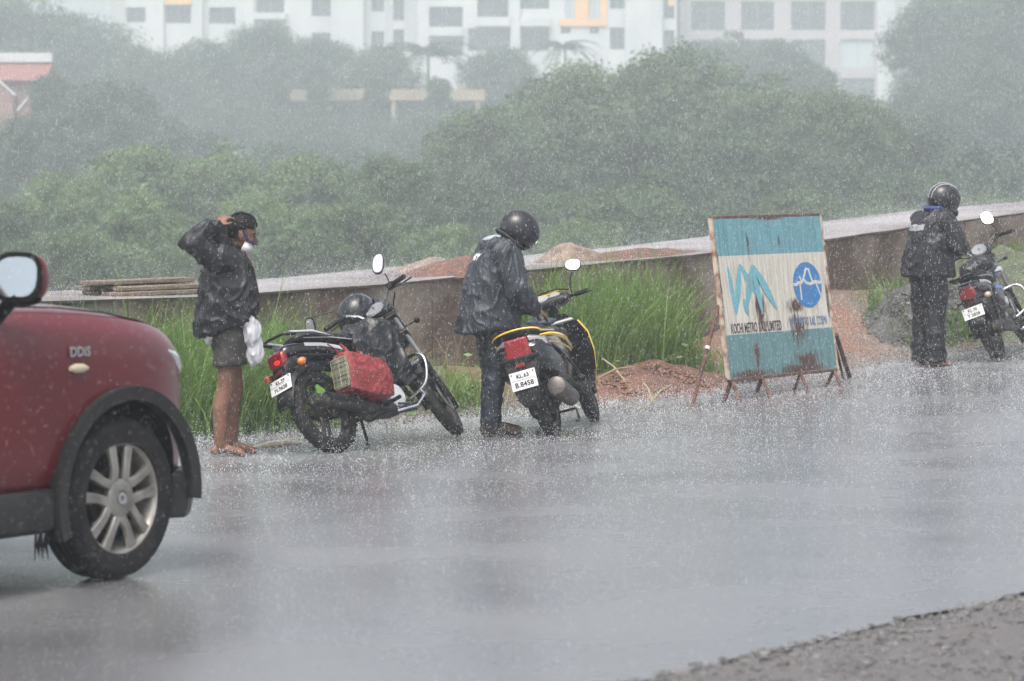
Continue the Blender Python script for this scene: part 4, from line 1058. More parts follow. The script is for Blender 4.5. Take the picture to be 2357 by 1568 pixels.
# --- the motorcycle with the red bag
c0 = ground_px(776, 1050); psi1 = 36.0; LEAN1 = 25.0
mid = c0 + Vector((math.sin(rad(psi1)), math.cos(rad(psi1)), 0)) * .63; mid.z = road_z(*tn(mid.x, mid.y)) + .004
M1 = vehicle_M(mid, psi1, LEAN1)
bike1 = motorcycle(M1, 'leaning black motorcycle with a red net bag and plate KL.39 H.9628', 27, ('KL.39', 'H.9628'),
    dict(mirrors=[([(.18, -.215, 1.09), (.175, -.225, 1.15), (.17, -.225, 1.18)], (.165, -.22, 1.27), (-.86, -.22, .46), (-.08, -.42, 1), .09, .205),
                  ([(.18, .215, 1.09), (.175, .23, 1.16), (.16, .38, 1.21)], (.15, .435, 1.16), (-.7, .4, -.5), (0, -.6, .8), .075, .15)],
         tank=greyblue, tail=blk, rail=silver, lit=True, ind=amber, shield=blkp, guard=True, lean=LEAN1, visor=False, up=.05, silver_cover=True, saree=True))
# leaf caught in the rear wheel
lf = []
for i in range(16):
    a = 2 * math.pi * i / 16; rr = .045 * (1 + .25 * math.cos(a * 3 + .5)); lf.append((rr * math.cos(a), rr * .8 * math.sin(a)))
o = MB().prism(lf, Matrix(), .003).build('green_leaf', leafgreen, M=M1 @ T((-.66, -.058, .44)) @ R(math.pi / 2, 'X'), smooth=0)
tag(o, 'green leaf stuck in the rear wheel of the leaning motorcycle', 'leaf')
# red net bag hung on its right side
redbag = mat('red_net', (0.30, 0.035, 0.035), 0.5, col2=(0.19, 0.02, 0.022), vscale=25, bump=.5, bscale=60)
nt = redbag.node_tree     # woven net: fine grid darkening, a property of the weave
tcb = nt.nodes.new('ShaderNodeTexCoord'); wv = []
for ax_ in ('X', 'Z'):
    w_ = nt.nodes.new('ShaderNodeTexWave'); w_.bands_direction = ax_; w_.inputs['Scale'].default_value = 26; w_.inputs['Distortion'].default_value = .6; nt.links.new(tcb.outputs['Object'], w_.inputs['Vector']); wv.append(w_)
mxw = nt.nodes.new('ShaderNodeMath'); mxw.operation = 'MULTIPLY'; nt.links.new(wv[0].outputs['Fac'], mxw.inputs[0]); nt.links.new(wv[1].outputs['Fac'], mxw.inputs[1])
bpn = nt.nodes.new('ShaderNodeBump'); bpn.inputs['Strength'].default_value = .8; bpn.inputs['Distance'].default_value = .006; nt.links.new(mxw.outputs[0], bpn.inputs['Height'])
nt.links.new(bpn.outputs[0], nt.nodes['Principled BSDF'].inputs['Normal'])
plaid = mat('plaid_cloth', (0.20, 0.21, 0.13), 0.7, col2=(0.10, 0.13, 0.10), vscale=30)
MBG = M1 @ T((-.34, -.22, .47)) @ R(rad(8), 'Y') @ R(rad(6), 'X')
bag = empty('net_bag', None, 'bulging red net bag hanging on the side of the leaning motorcycle', 'bag', M=MBG)
mb = MB()
mb.loft([[(x_, y_ * wy, z_ * hz + zo) for y_, z_ in ((-.085, -.15), (.075, -.155), (.085, .0), (.07, .13), (.0, .15), (-.075, .13), (-.10, .0))] for x_, wy, hz, zo in ((-.235, .9, .9, .0), (-.2, 1.02, 1.0, 0), (-.05, 1.05, 1.02, -.01), (.12, 1.02, .98, -.02), (.21, .85, .8, -.035), (.245, .55, .5, -.05))])
remesh(mb, 'bag_body', .008, 8, folds(.012, 8, 8, 8, 2, .3), redbag, bag)
MB().loft([[(x_, y_ * k, z_ * k) for y_, z_ in ((-.07, -.12), (.065, -.125), (.07, .0), (.06, .105), (-.065, .105), (-.085, .0))] for x_, k in ((-.235, 1), (-.246, .98), (-.25, .9))]).build('plaid_end', plaid, bag, bevel=.004)
for k in range(7):
    for (a, b) in (((-.251, -.07 + .023 * k, -.11), (-.251, -.07 + .023 * k, .095)), ((-.2515, -.075, -.10 + .032 * k), (-.2515, .062, -.10 + .032 * k))):
        MB().tube([a, b], .0022, 4).build('plaid_line', mat('plaid_dark', (.035, .05, .05), .7) if k % 3 else mat('plaid_tan', (.40, .29, .12), .7), bag)
for a, b in (((-.19, .02, .12), (-.26, .06, .22)), ((-.1, .02, .13), (-.13, .06, .235)), ((.06, .02, .12), (.03, .06, .2))):
    MB().tube([a, Vector(a).lerp(Vector(b), .5) + Vector((.01, 0, .01)), b], [.03, .016, .010], 8, flat=.4).build('tie', redbag, bag)
# black raincoat bundled on the tank
cloth_b = mat('black_raincoat', (0.010, 0.011, 0.012), 0.38, bump=.3, bscale=35, var=.3)
rc = MB()
rc.ell((-.02, 0, .84), (.20, .16, .075)); rc.ell((.14, -.11, .80), (.20, .085, .13), R(rad(20), 'Y')); rc.ell((.05, -.15, .68), (.17, .055, .16)); rc.ell((.20, -.15, .58), (.11, .05, .17)); rc.ell((.12, .10, .82), (.15, .09, .10)); rc.ell((-.12, -.13, .74), (.12, .05, .10)); rc.ell((.26, -.13, .50), (.06, .04, .13))
o = remesh(rc, 'raincoat', .009, 5, folds(.036, 5, 5, 4, 4.4, .3), cloth_b)
o.matrix_world = M1; tag(o, 'crumpled black raincoat draped over the tank of the leaning motorcycle', 'raincoat')
# helmet hung beside the headlamp
helm_b = mat('helmet_black', (0.012, 0.012, 0.014), 0.36, coat=.15, var=.3)
helm_pad = mat('helmet_lining', (0.03, 0.03, 0.032), 0.8)
visor_m = mat('dark_visor', (0.010, 0.010, 0.012), 0.06, coat=.8)
smoke_visor = mat('smoky_visor', (0.20, 0.19, 0.16), 0.15, coat=.5, trans=.5)
def helmet(parent, M, full=True, shellm=helm_b, visor='down', scale=1.0):
    sh = MB(M).ell((0, 0, 0), (.155 * scale, .125 * scale, .142 * scale), None, 30, 20, lambda d: d.z > -.72 - (.10 * (d.x < 0)) and not (d.x > .42 and -.62 < d.z < .22)).build('shell', shellm, parent, solid=.016)
    if full:
        MB(M).tube([(.02, -.115 * scale, -.095 * scale), (.115 * scale, -.085 * scale, -.112 * scale), (.152 * scale, 0, -.112 * scale), (.115 * scale, .085 * scale, -.112 * scale), (.02, .115 * scale, -.095 * scale)], .022, 10, flat=1.3).build('chin_bar', shellm, sh)
    MB(M).tube([Vector((.0 + .14 * math.cos(a), .112 * math.sin(a), -.104)) * scale for a in [k * math.pi / 12 for k in range(3 if full else 4, 22 if full else 21)]], .010, 8).build('rim', helm_pad, sh)
    if visor == 'down':
        MB(M).ell((0, 0, 0), (.161 * scale, .131 * scale, .148 * scale), None, 30, 20, lambda d: d.x > .25 and -.60 < d.z < .28).build('visor', visor_m, sh, solid=.003)
    for sg in (-1, 1): MB(M @ T((.045 * scale, sg * .127 * scale, .01)) @ R(math.pi / 2, 'X')).lathe([(0, -.006), (.022, -.006), (.022, .006), (0, .006)], seg=16).build('pivot', shellm, sh)
    MB(M).ell((-.01, 0, -.01), (.138 * scale, .108 * scale, .122 * scale), None, 20, 14, lambda d: d.z > -.78).build('lining', helm_pad, sh)
    return sh
hp_ = M1 @ Vector((.34, .17, 1.08))
Mh = T(hp_) @ R(rad(20), 'Z') @ R(rad(-75), 'Y')
hh = empty('helmet', None, 'black helmet hanging on the handlebar of the leaning motorcycle', 'helmet', M=Mh)
helmet(hh, Matrix(), True)
# ================================================================ scooter
def scooter(Mw, lean):
    root = empty('scooter', None, 'black and yellow scooter with plate KL.63 B.8458 beside the helmeted rider', 'scooter', M=Mw)
    ax = Vector((-.42, 0, .90)).normalized(); pv = Vector((.40, 0, .85)); S = T(pv) @ Matrix.Rotation(rad(8), 4, ax) @ T(-pv)
    wheel(root, (-.60, 0, .222), .222, .10, spokes=4, name='rear_wheel'); wheel(root, (.63, 0, .222), .222, .095, S, spokes=4, name='front_wheel')
    # body shell behind the rider
    def sec(x, zb, zt, wb, wt, n=5):
        return [(x, -wb, zb), (x, -(wb * .4 + wt * .6) * 1.06, (zb * .45 + zt * .55)), (x, -wt, zt - .02), (x, -wt * .6, zt), (x, 0, zt + .006), (x, wt * .6, zt), (x, wt, zt - .02), (x, (wb * .4 + wt * .6) * 1.06, (zb * .45 + zt * .55)), (x, wb, zb), (x, 0, zb - .02)]
    MB().loft([sec(.02, .33, .60, .13, .13), sec(-.15, .36, .70, .18, .165), sec(-.38, .37, .75, .235, .195), sec(-.60, .41, .765, .25, .205), sec(-.78, .45, .765, .235, .20), sec(-.90, .49, .745, .20, .18), sec(-.955, .53, .72, .15, .145)]).build('body_shell', blk, root, subsurf=1)
    seat = MB().loft([sect(.02, .735, .07, .03), sect(-.03, .75, .13, .05), sect(-.25, .77, .155, .055), sect(-.5, .785, .16, .06), sect(-.72, .80, .135, .05), sect(-.80, .80, .07, .03)]).build('seat', seatm, root, subsurf=1)
    # yellow side flashes over the tail
    for sg in (-1, 1):
        MB().loft([[(x_, sg * y_, z_ + h_), (x_, sg * (y_ + .008), z_), (x_, sg * y_, z_ - h_)] for x_, y_, z_, h_ in ((-.06, .175, .60, .004), (-.22, .205, .645, .016), (-.42, .240, .69, .019), (-.62, .246, .722, .015), (-.78, .228, .745, .010), (-.86, .175, .752, .006))]).build('yellow_flash', yellowp, root, solid=.006)
        MB().loft([[(x_, sg * y_, z_ + h_), (x_, sg * (y_ + .008), z_), (x_, sg * y_, z_ - h_)] for x_, y_, z_, h_ in ((-.30, .222, .585, .004), (-.45, .250, .615, .008), (-.65, .256, .655, .009), (-.84, .225, .69, .004))]).build('yellow_flash', yellowp, root, solid=.006)
    gp = []
    for i in range(17):
        a = math.pi * i / 16; gp.append((-.86 - .06 * math.sin(a), .19 * math.cos(a), .785 + .05 * math.sin(a)))
    gr = MB().tube([(-.50, .19, .765)] + gp + [(-.50, -.19, .765)], .0045, 10, flat=1.6).build('grab_rail', yellowp, root)
    gp2 = [(x_ + .03, y_ * .86, z_ - .02) for x_, y_, z_ in gp]; MB().tube(gp2, .014, 8).build('grab_rail_inner', blkp, gr)
    # tail lamp: red middle, clear sides
    lamp = MB().loft([[(-.905 - b, y_ * k, .695 + z_ * k) for y_, z_ in ((-.108, -.082), (.108, -.082), (.085, .08), (-.085, .08))] for b, k in ((0, 1), (.045, .98), (.058, .85))]).build('tail_lamp', redlens, root, bevel=.022)
    for sg in (-1, 1):
        MB().loft([[(-.885 - b + .07 * (y_ - .06) / .1 * 1.0, sg * y_, .70 + z_ * k) for y_, z_ in ((.112, -.07), (.205, -.02), (.19, .045), (.09, .078))] for b, k in ((0, 1), (.04, .97), (.052, .82))]).build('side_lamp', clear, lamp, bevel=.005)
    MB().tube([(-.955, -.16, .625), (-.985, 0, .62), (-.955, .16, .625)], .010, 8, flat=1.6).build('lamp_trim', blkp, root)
    tailp = MB().loft([[(x_, -w_, z0), (x_, w_, z0), (x_ + .03, w_ * 1.05, z0), (x_ + .03, -w_ * 1.05, z0)] for x_, w_, z0 in ((-.93, .125, .625), (-.965, .12, .56), (-.975, .11, .48), (-.985, .095, .40), (-1.0, .075, .32), (-.995, .045, .265))]).build('rear_mudguard', blkp, root, bevel=.008)
    MB().box((-.975, 0, .575), (.014, .07, .028)).build('reflector', redlens, root, bevel=.004)
    nrm = Vector((-.97, 0, .12)).normalized(); plate(root, axis_matrix((-.998, 0, .468), nrm, Vector((0, -1, 0))), .20, .135, 'KL.63', 'B.8458', .040, .050)
    # floor, apron
    MB().loft([[(x_, -w_, z_), (x_, w_, z_), (x_, w_ * .95, z_ - .07), (x_, -w_ * .95, z_ - .07)] for x_, w_, z_ in ((.0, .14, .345), (.12, .17, .335), (.32, .175, .335), (.40, .17, .40))]).build('floor_board', blkp, root, bevel=.02)
    def apr(x, z, w, bow): return [(x + bow * ((i - 6) / 6) ** 2 * -1, w * (i - 6) / 6, z - .015 * ((i - 6) / 6) ** 2) for i in range(13)]
    ap = MB().loft([apr(.42, .30, .17, .10), apr(.45, .42, .215, .14), apr(.47, .56, .235, .15), apr(.46, .70, .225, .14), apr(.43, .80, .17, .10), apr(.40, .88, .09, .05)], cap=False).build('leg_shield', blk, root, solid=.02)
    for sg in (-1, 1):
        pts = [(x_ - b_ + .012, sg * (w_ + .006), z_) for x_, z_, w_, b_ in ((.42, .30, .17, .10), (.45, .42, .215, .14), (.47, .56, .235, .15), (.46, .70, .225, .14), (.43, .80, .17, .10))]
        MB().tube(pts, .007, 8).build('yellow_edge', yellowp, ap)
    MB().loft([sect(.30, .70, .07, .10), sect(.36, .66, .15, .14), sect(.42, .62, .17, .16)]).build('glove_panel', blkp, root, subsurf=1)
    MB().loft([sect(.50, .60, .14, .2), sect(.60, .62, .11, .13), sect(.66, .62, .05, .06)]).build('nose', blk, root, subsurf=1)
    Mf = S @ T((.63, 0, .222)) @ R(math.pi / 2, 'X'); arc_strip(Mf, .255, .14, rad(10), rad(165), drop=.03).build('front_mudguard', blk, root)
    for sg in (-1, 1): MB(S).tube([(.63, sg * .075, .22), (.50, sg * .07, .50)], .018, 8).build('fork_leg', dirtmetal, root)
    # handlebar cowl
    cw = MB(S).loft([sect(.30, .975, .14, .02), sect(.32, .985, .17, .038), sect(.38, .99, .185, .055), sect(.46, .985, .165, .06), sect(.52, .965, .10, .04), sect(.54, .955, .04, .02)]).build('handlebar_cowl', blkp, root, subsurf=1)
    MB(S).tube([(.40, -.165, 1.045), (.48, -.10, 1.06), (.52, 0, 1.055), (.48, .10, 1.06), (.40, .165, 1.045)], .005, 6).build('yellow_trim', yellowp, cw)
    for y_, w_ in ((.055, .075), (-.055, .05)):
        MB(S @ axis_matrix((.345, y_, 1.028), (-.55, 0, .83), (0, 1, 0))).lathe([(0, .010), (w_ * .8, .009), (w_ * .9, .0)], Matrix.Diagonal((1, .62, 1, 1)), 20).build('dial', clear, cw)
    MB(S).tube([(.37, 0, .95), (.42, 0, .80)], .045, 12).build('steering_column', blkp, root)
    for sg in (-1, 1):
        MB(S).tube([(.37, sg * .15, .985), (.345, sg * .24, .985)], .012, 8).build('handlebar', blkp, root)
        MB(S).tube([(.35, sg * .21, .985), (.318, sg * .315, .98)], .0185, 12).build('grip', rubber, root)
        MB(S).tube([(.39, sg * .19, .985), (.41, sg * .25, .98), (.365, sg * .335, .972)], .0065, 8).build('brake_lever', dirtmetal, root)
    mirror(root, [(.37, -.185, 1.0), (.375, -.19, 1.06), (.37, -.215, 1.12), (.365, -.245, 1.155)], (.36, -.265, 1.205), (-.82, -.1, .50), (0, -.35, 1), .125, .10, Mx=S)
    mirror(root, [(.37, .185, 1.0), (.375, .12, 1.09), (.37, .03, 1.10), (.36, .2, 1.12)][:2] + [(.37, .21, 1.12), (.365, .24, 1.155)], (.36, .265, 1.205), (-.82, .1, .35), (0, .35, 1), .125, .10, Mx=S)
    MB(S).tube([(.38, -.17, 1.04), (.42, -.06, 1.075), (.42, .06, 1.075), (.38, .19, 1.03), (.35, .30, .99)], .006, 6).build('cable', blkp, root)
    # drive unit, silencer, stand, guards
    MB().loft([sect(-.72, .25, .05, .07, y0=.06), sect(-.60, .25, .075, .11, y0=.06), sect(-.35, .27, .08, .12, y0=.05), sect(-.12, .30, .07, .09, y0=.04), sect(-.05, .31, .04, .05, y0=.04)]).build('engine', dirtmetal, root, subsurf=1)
    MB(T((-.32, -.10, .33)) @ R(math.pi / 2, 'X')).lathe([(0, .05), (.05, .05), (.11, .03), (.125, -.02)], seg=24).build('fan_cover', dirtmetal, root)
    ex = MB().tube([(-.15, -.05, .22), (-.3, -.12, .20), (-.42, -.16, .24)], .018, 8); ex.tube([(-.40, -.16, .235), (-.45, -.165, .25), (-.80, -.185, .35), (-.86, -.187, .365), (-.875, -.187, .368)], [.03, .066, .076, .068, .04], 18)
    exo = ex.build('silencer', mat('silencer_grey', (.17, .15, .135), .5, .4, var=.4, vscale=12), root); MB().tube([(-.5, -.225, .33), (-.80, -.25, .405)], [.03, .04], 10, flat=.5).build('heat_shield', blkp, exo)
    MB().tube([(-.62, -.12, .24), (-.74, -.135, .58)], .016, 8).build('shock_absorber', dirtmetal, root)
    MB().tube([(-.16, .12, .22), (-.10, .18, .10), (-.08, .225, -.01 - .225 * math.tan(rad(lean)) + .03)], .010, 8).build('side_stand', blkp, root)
    MB().tube([(-.46, -.16, .07), (-.36, -.16, .07), (-.26, -.13, .16), (-.26, .13, .16), (-.36, .16, .07), (-.46, .16, .07)], .011, 8).build('main_stand', dirtmetal, root)
    for sg in (-1, 1):
        MB().tube([(-.78, sg * .19, .70), (-.70, sg * .235, .62), (-.45, sg * .25, .48), (-.30, sg * .24, .40), (-.2, sg * .19, .37)], .010, 8).build('side_guard', blkp, root)
        MB().tube([(-.30, sg * .15, .36), (-.31, sg * .255, .375)], .012, 8).tube([(-.27, sg * .25, .375), (-.36, sg * .255, .375)], .014, 8).build('foot_peg', rubber, root)
    return root
cs = ground_px(1276, 1008)
PSI2 = 15.0; LEAN2 = 16.0
fw = Vector((math.sin(rad(PSI2)), math.cos(rad(PSI2)), 0))
c_mid = cs + fw * .60; c_mid.z = (g_of(cs.x, cs.y) + g_of(cs.x + fw.x * 1.2, cs.y + fw.y * 1.2)) / 2 + .006
M2 = vehicle_M(c_mid, PSI2, LEAN2, math.degrees(math.atan((g_of(cs.x + fw.x * 1.2, cs.y + fw.y * 1.2) - g_of(cs.x, cs.y)) / 1.2)))
scooter(M2, LEAN2)
tarp = mat('blue_grey_cloth', (0.06, 0.072, 0.085), 0.4, bump=.3, bscale=40)
mb = MB()
for c_, r_ in (((-.45, .10, .835), (.22, .12, .022)), ((-.28, .02, .84), (.13, .15, .035)), ((-.62, .14, .80), (.16, .06, .04)), ((-.35, -.10, .835), (.16, .08, .022)), ((-.18, -.02, .86), (.07, .06, .05))): mb.ell(c_, r_)
o = remesh(mb, 'seat_cloth', .009, 4, folds(.016, 9, 9, 9, 7.7, .5), tarp); o.matrix_world = M2
tag(o, 'crumpled blue-grey cloth lying on the scooter seat', 'cloth')

# --- the motorcycle on the right
PSI3, LEAN3 = 20.0, 21.0
cr_ = ground_px(2302, 833)
fw = Vector((math.sin(rad(PSI3)), math.cos(rad(PSI3)), 0)); c_mid = cr_ + fw * .63; dzz = g_of(cr_.x + fw.x * 1.26, cr_.y + fw.y * 1.26) - g_of(cr_.x, cr_.y); c_mid.z = cr_.z + dzz / 2 + .006
M3 = vehicle_M(c_mid, PSI3, LEAN3, math.degrees(math.atan(dzz / 1.26)))
motorcycle(M3, 'black motorcycle with plate KL 05 Y 2828 beside the right-hand rider', 18, ('KL 05', 'Y 2828'),
    dict(mirrors=[([(.18, -.215, 1.09), (.175, -.225, 1.15), (.17, -.21, 1.20)], (.165, -.20, 1.275), (-.86, -.22, .46), (-.08, -.2, 1), .12, .155),
                  ([(.18, .215, 1.09), (.175, .23, 1.15), (.16, .26, 1.18)], (.15, .28, 1.23), (-.9, .1, -.2), (0, -.2, 1), .11, .13)],
         tank=blk, tail=blk, rail=blkp, lit=False, ind=mat('pale_lens', (.55, .42, .34), .2), shield=dirtmetal, guard=True, lean=LEAN3))
rc = MB(); rc.ell((.12, .02, .90), (.16, .15, .10)); rc.ell((.02, .10, .88), (.10, .10, .09))
o = remesh(rc, 'tank_bag', .010, 5, folds(.014, 9, 9, 9, 1.1, .4), cloth_b); o.matrix_world = M3
tag(o, 'black bundle lying on the tank of the right-hand motorcycle', 'bundle')
# ================================================================ people (local x = facing, y = left, z = up)
skin = mat('brown_skin', (0.205, 0.098, 0.062), 0.5, var=.3, vscale=12)
hairm = mat('black_hair', (0.006, 0.005, 0.005), 0.65, spec=.2, bump=.6, bscale=90)
jk1 = mat('wet_black_jacket', (0.009, 0.010, 0.012), 0.42, spec=.35, bump=.35, bscale=28, col2=(0.017, 0.019, 0.021), vscale=5)
jk2 = mat('wet_charcoal_jacket', (0.021, 0.025, 0.032), 0.46, spec=.35, bump=.35, bscale=28, col2=(0.036, 0.042, 0.051), vscale=4)
jk3 = mat('wet_dark_rainsuit', (0.010, 0.010, 0.013), 0.46, spec=.35, bump=.35, bscale=28, col2=(0.019, 0.018, 0.022), vscale=5)
shortm = mat('grey_brown_shorts', (0.030, 0.026, 0.024), 0.6, bump=.3, bscale=40)
jeansm = mat('dark_wet_jeans', (0.012, 0.017, 0.026), 0.55, bump=.4, bscale=60)
shoem = mat('brown_shoe', (0.050, 0.030, 0.022), 0.4)
whitecl = mat('white_cloth', (0.66, 0.66, 0.68), 0.6, bump=.2, bscale=30, var=.12)
bluecl = mat('blue_cloth', (0.02, 0.03, 0.16), 0.6)
reflect = mat('reflective_band', (0.34, 0.355, 0.36), 0.35, var=.2)
def person_M(px, py, face_deg):
    p = ground_px(px, py); t_, n_ = tn(p.x, p.y); p.z = road_z(t_, n_) if n_ > ROAD_FAR else G(p.x, p.y)
    return T(p) @ R(rad(face_deg), 'Z')
def head(mb, c, tilt, turn=0.0):
    M = T(c) @ R(turn, 'Z') @ R(tilt, 'Y')
    q = MB(M)
    q.ell((0, 0, .015), (.098, .077, .105), None, 20, 14); q.ell((.025, 0, -.055), (.070, .060, .062)); q.ell((.062, 0, -.088), (.030, .030, .026))
    q.cap((.088, 0, .012), .010, (.108, 0, -.022), .016); q.ell((.085, 0, -.05), (.018, .026, .014))        # nose, lips
    q.ell((.078, 0, .028), (.022, .056, .012))                                                              # brow
    for sg in (-1, 1):
        q.ell((.0, sg * .079, -.005), (.021, .010, .033)); q.ell((.062, sg * .036, -.022), (.028, .020, .022))
    mb.v += []; b = len(mb.v); mb.v += q.v; mb.f += [tuple(i + b for i in f) for f in q.f]
    return M
def eyes(parent, M):
    for sg in (-1, 1): MB(M).ell((.083, sg * .032, .008), (.012, .014, .008)).build('eye', mat('eye_dark', (.02, .015, .012), .2), parent)
def leg(mb, y, hip, knee, ankle, toe, r=(.078, .052, .055, .036)):
    calf = Vector(knee).lerp(Vector(ankle), .35) + Vector((-.018, 0, 0))
    mb.chain([(hip, r[0]), (knee, r[1]), (calf, r[2]), (ankle, r[3])])
    a = Vector(ankle); t_ = Vector(toe)
    mb.chain([(a + Vector((-.045, 0, -.045)), .030), (a + Vector((.03, 0, -.028)), .034), (t_ + Vector((-.03, 0, .008)), .028)])
    sd = Vector((-(t_ - a).y, (t_ - a).x, 0)).normalized()
    for k in range(5):
        b = t_ + sd * (k - 2) * .016 + Vector((-.028, 0, .004)); mb.cap(b, .011, b + (t_ - a).normalized() * (.030 - .004 * abs(k - 1)) * Vector((1, 1, 0)).length / 1.4 + Vector((0, 0, -.004)), .009, 8)
def hand(mb, wrist, d, nrm, curl=.5, spread=.018, L_=.085, thumb=1):
    """palm and five separate fingers; d = direction, nrm = back of hand"""
    d = Vector(d).normalized(); nrm = Vector(nrm); nrm = (nrm - d * nrm.dot(d)).normalized(); s = nrm.cross(d)
    w = Vector(wrist); kn = w + d * .085
    mb.cap(w, .026, w + d * .03, .030); mb.chain([(w + d * .03 + s * .020, .018), (kn + s * .028, .015)]); mb.chain([(w + d * .03 - s * .020, .018), (kn - s * .028, .014)]); mb.chain([(w + d * .03, .020), (kn, .016)])
    for k, l in enumerate((.92, 1.06, 1.0, .8)):
        b = kn + s * (.033 - .022 * k) * thumb; dd = d; p = b; r_ = .0098
        for j in range(3):
            dd = (dd - nrm * curl * (.55 if j == 0 else .7)).normalized(); e_ = p + dd * L_ * l * (.46, .31, .23)[j]
            mb.cap(p, r_, e_, r_ * .92, 8); p = e_; r_ *= .92
    b = w + d * .025 + s * .030 * thumb; p1 = b + (d * .6 + s * .75 * thumb - nrm * .25).normalized() * .04; p2 = p1 + (d * .9 + s * .2 * thumb - nrm * .35).normalized() * .032
    mb.cap(b, .014, p1, .011, 8); mb.cap(p1, .011, p2, .009, 8)
def ering(z, xc, rx, ry, n=28, yc=0, shear=0.0, p=2.3):
    r = []
    for i in range(n):
        a = 2 * math.pi * i / n; c, s = math.cos(a), math.sin(a)
        x = rx * math.copysign(abs(c) ** (2 / p), c); r.append((xc + x, yc + ry * math.copysign(abs(s) ** (2 / p), s), z + shear * x))
    return r
def shoe(name, parent, a, toe, m_):
    a, t_ = Vector(a), Vector(toe); mb = MB()
    mb.ell(a + Vector((-.03, 0, -.045)), (.055, .042, .045)); mb.cap(a + Vector((0, 0, -.03)), .046, a.lerp(t_, .55) + Vector((0, 0, -.002)), .040); mb.cap(a.lerp(t_, .45) + Vector((0, 0, -.012)), .043, t_ + Vector((-.01, 0, .006)), .034)
    return remesh(mb, name, .008, 4, None, m_, parent)

# ---------------- 1: barefoot person with the jacket pulled over the head
MP1 = person_M(524, 1055, 14) @ Matrix.Scale(.985, 4)
P1 = empty('person', None, 'barefoot person in shorts holding a black jacket over the head', 'person', M=MP1)
b = MB()
for sg in (-1, 1):
    leg(b, sg, (0.01 * sg, sg * .085, .86), (.018 + .045 * sg, sg * .088, .47), (-.012 + .055 * sg, sg * .085, .085), (.16 + .055 * sg, sg * .105, .02), (.084, .060, .060, .040))
b.ell((-.01, 0, .90), (.115, .155, .12)); b.chain([((-.005, 0, .95), .115), ((0, 0, 1.15), .115), ((0, 0, 1.30), .12)]); b.ell((0, 0, 1.28), (.105, .165, .13))
b.chain([((0, .0, 1.34), .07), ((.035, 0, 1.42), .052), ((.065, 0, 1.48), .052)])
HM = head(b, (.098, 0, 1.535), .22, -.16) @ Matrix.Scale(1.0, 4)
ARM1 = [((-.01, -.17, 1.355), .056), ((-.285, -.235, 1.475), .042), ((-.10, -.165, 1.605), .030)]
b.chain(ARM1); hand(b, (-.10, -.155, 1.595), (.62, .35, .55), (-.35, -.45, .8), .95, thumb=-1)
ARM1L = [((0, .17, 1.355), .056), ((-.02, .40, 1.48), .042), ((.08, .20, 1.62), .030)]
b.chain(ARM1L); hand(b, (.085, .19, 1.625), (.2, -.85, .2), (0, .1, 1), .55)
body = remesh(b, 'body', .0075, 3, None, skin, P1)
eyes(body, HM)
MB(HM).ell((-.006, 0, .018), (.108, .086, .116), None, 28, 20, lambda d: d.z > .12 + .38 * max(0, d.x) or (d.x < -.25 and d.z > -.52)).build('hair', hairm, P1, solid=.012)
sh = MB()
sh.loft([ering(.80, -.005, .135, .175), ering(.88, -.01, .14, .175), ering(.97, -.01, .125, .16)])
for sg in (-1, 1): sh.loft([ering(.625, .015 + .03 * sg, .108, .10, yc=sg * .088), ering(.74, .01, .112, .10, yc=sg * .085), ering(.86, 0, .12, .10, yc=sg * .08)])
remesh(sh, 'shorts', .009, 4, folds(.010, 10, 10, 5, 3.3), shortm, P1)
j = MB()
j.loft([ering(.885, -.015, .205, .205, shear=.28), ering(.98, .0, .215, .215, shear=.2), ering(1.12, .0, .195, .215, shear=.1), ering(1.25, -.01, .172, .21), ering(1.36, -.01, .135, .185), ering(1.42, .0, .085, .10), ering(1.45, .01, .06, .07)])
j.chain([((-.03, -.16, 1.345), .095), ((-.15, -.20, 1.40), .085), ((-.275, -.235, 1.475), .072)]); j.chain([((-.275, -.235, 1.475), .078), ((-.17, -.19, 1.555), .064), ((-.11, -.165, 1.598), .048)])
j.chain([((0, .17, 1.35), .09), ((-.02, .40, 1.48), .075), ((.06, .24, 1.60), .05)])
j.chain([((-.05, -.06, 1.42), .075), ((-.075, -.10, 1.52), .055), ((-.045, -.10, 1.60), .036)]); j.chain([((-.06, .06, 1.42), .075), ((-.06, .08, 1.55), .06), ((.02, .10, 1.64), .035)])
jo = remesh(j, 'jacket', .0085, 4, folds(.032, 6, 6, 2.8, 1.3, .5), jk1, P1)
MB(HM).ell((-.012, 0.01, .02), (.128, .108, .138), None, 28, 20, lambda d: d.z > .1 and (d.y > .25) and d.x < .75).build('hood', jk1, P1, solid=.012)
MB().tube([(.215, -.02, .99), (.20, -.10, 1.12), (.165, -.11, 1.30), (.10, -.09, 1.42)], .006, 6).build('zip', mat('zip_brown', (.10, .06, .045), .4, .5), jo)
mk = MB(HM); mk.ell((.040, -.010, -.085), (.056, .068, .050), R(.25, 'Y'), 20, 14, lambda d: d.x > -.35 and d.y < .8)
mo = mk.build('face_mask', whitecl, P1, solid=.004)
MB(HM).tube([(.10, -.035, -.045), (.06, -.072, -.04), (.02, -.083, .01), (.0, -.09, .03)], .006, 6).tube([(.10, -.04, -.045), (.115, 0, -.045), (.10, .04, -.045)], .007, 6).build('blue_edge', bluecl, mo)
wb = MB(); wb.ell((.145, -.11, .86), (.075, .07, .11)); wb.ell((.17, -.10, .74), (.065, .05, .12)); wb.ell((.12, -.13, .93), (.06, .05, .05)); wb.ell((-.14, -.06, .86), (.03, .06, .08)); wb.ell((.0, -.165, .925), (.14, .022, .03))
wo_ = remesh(wb, 'cloth_bag', .008, 5, folds(.020, 11, 11, 5, 6.1, .5), whitecl)
wo_.matrix_world = MP1; tag(wo_, 'white cloth bundle hanging at the waist of the barefoot person', 'cloth')

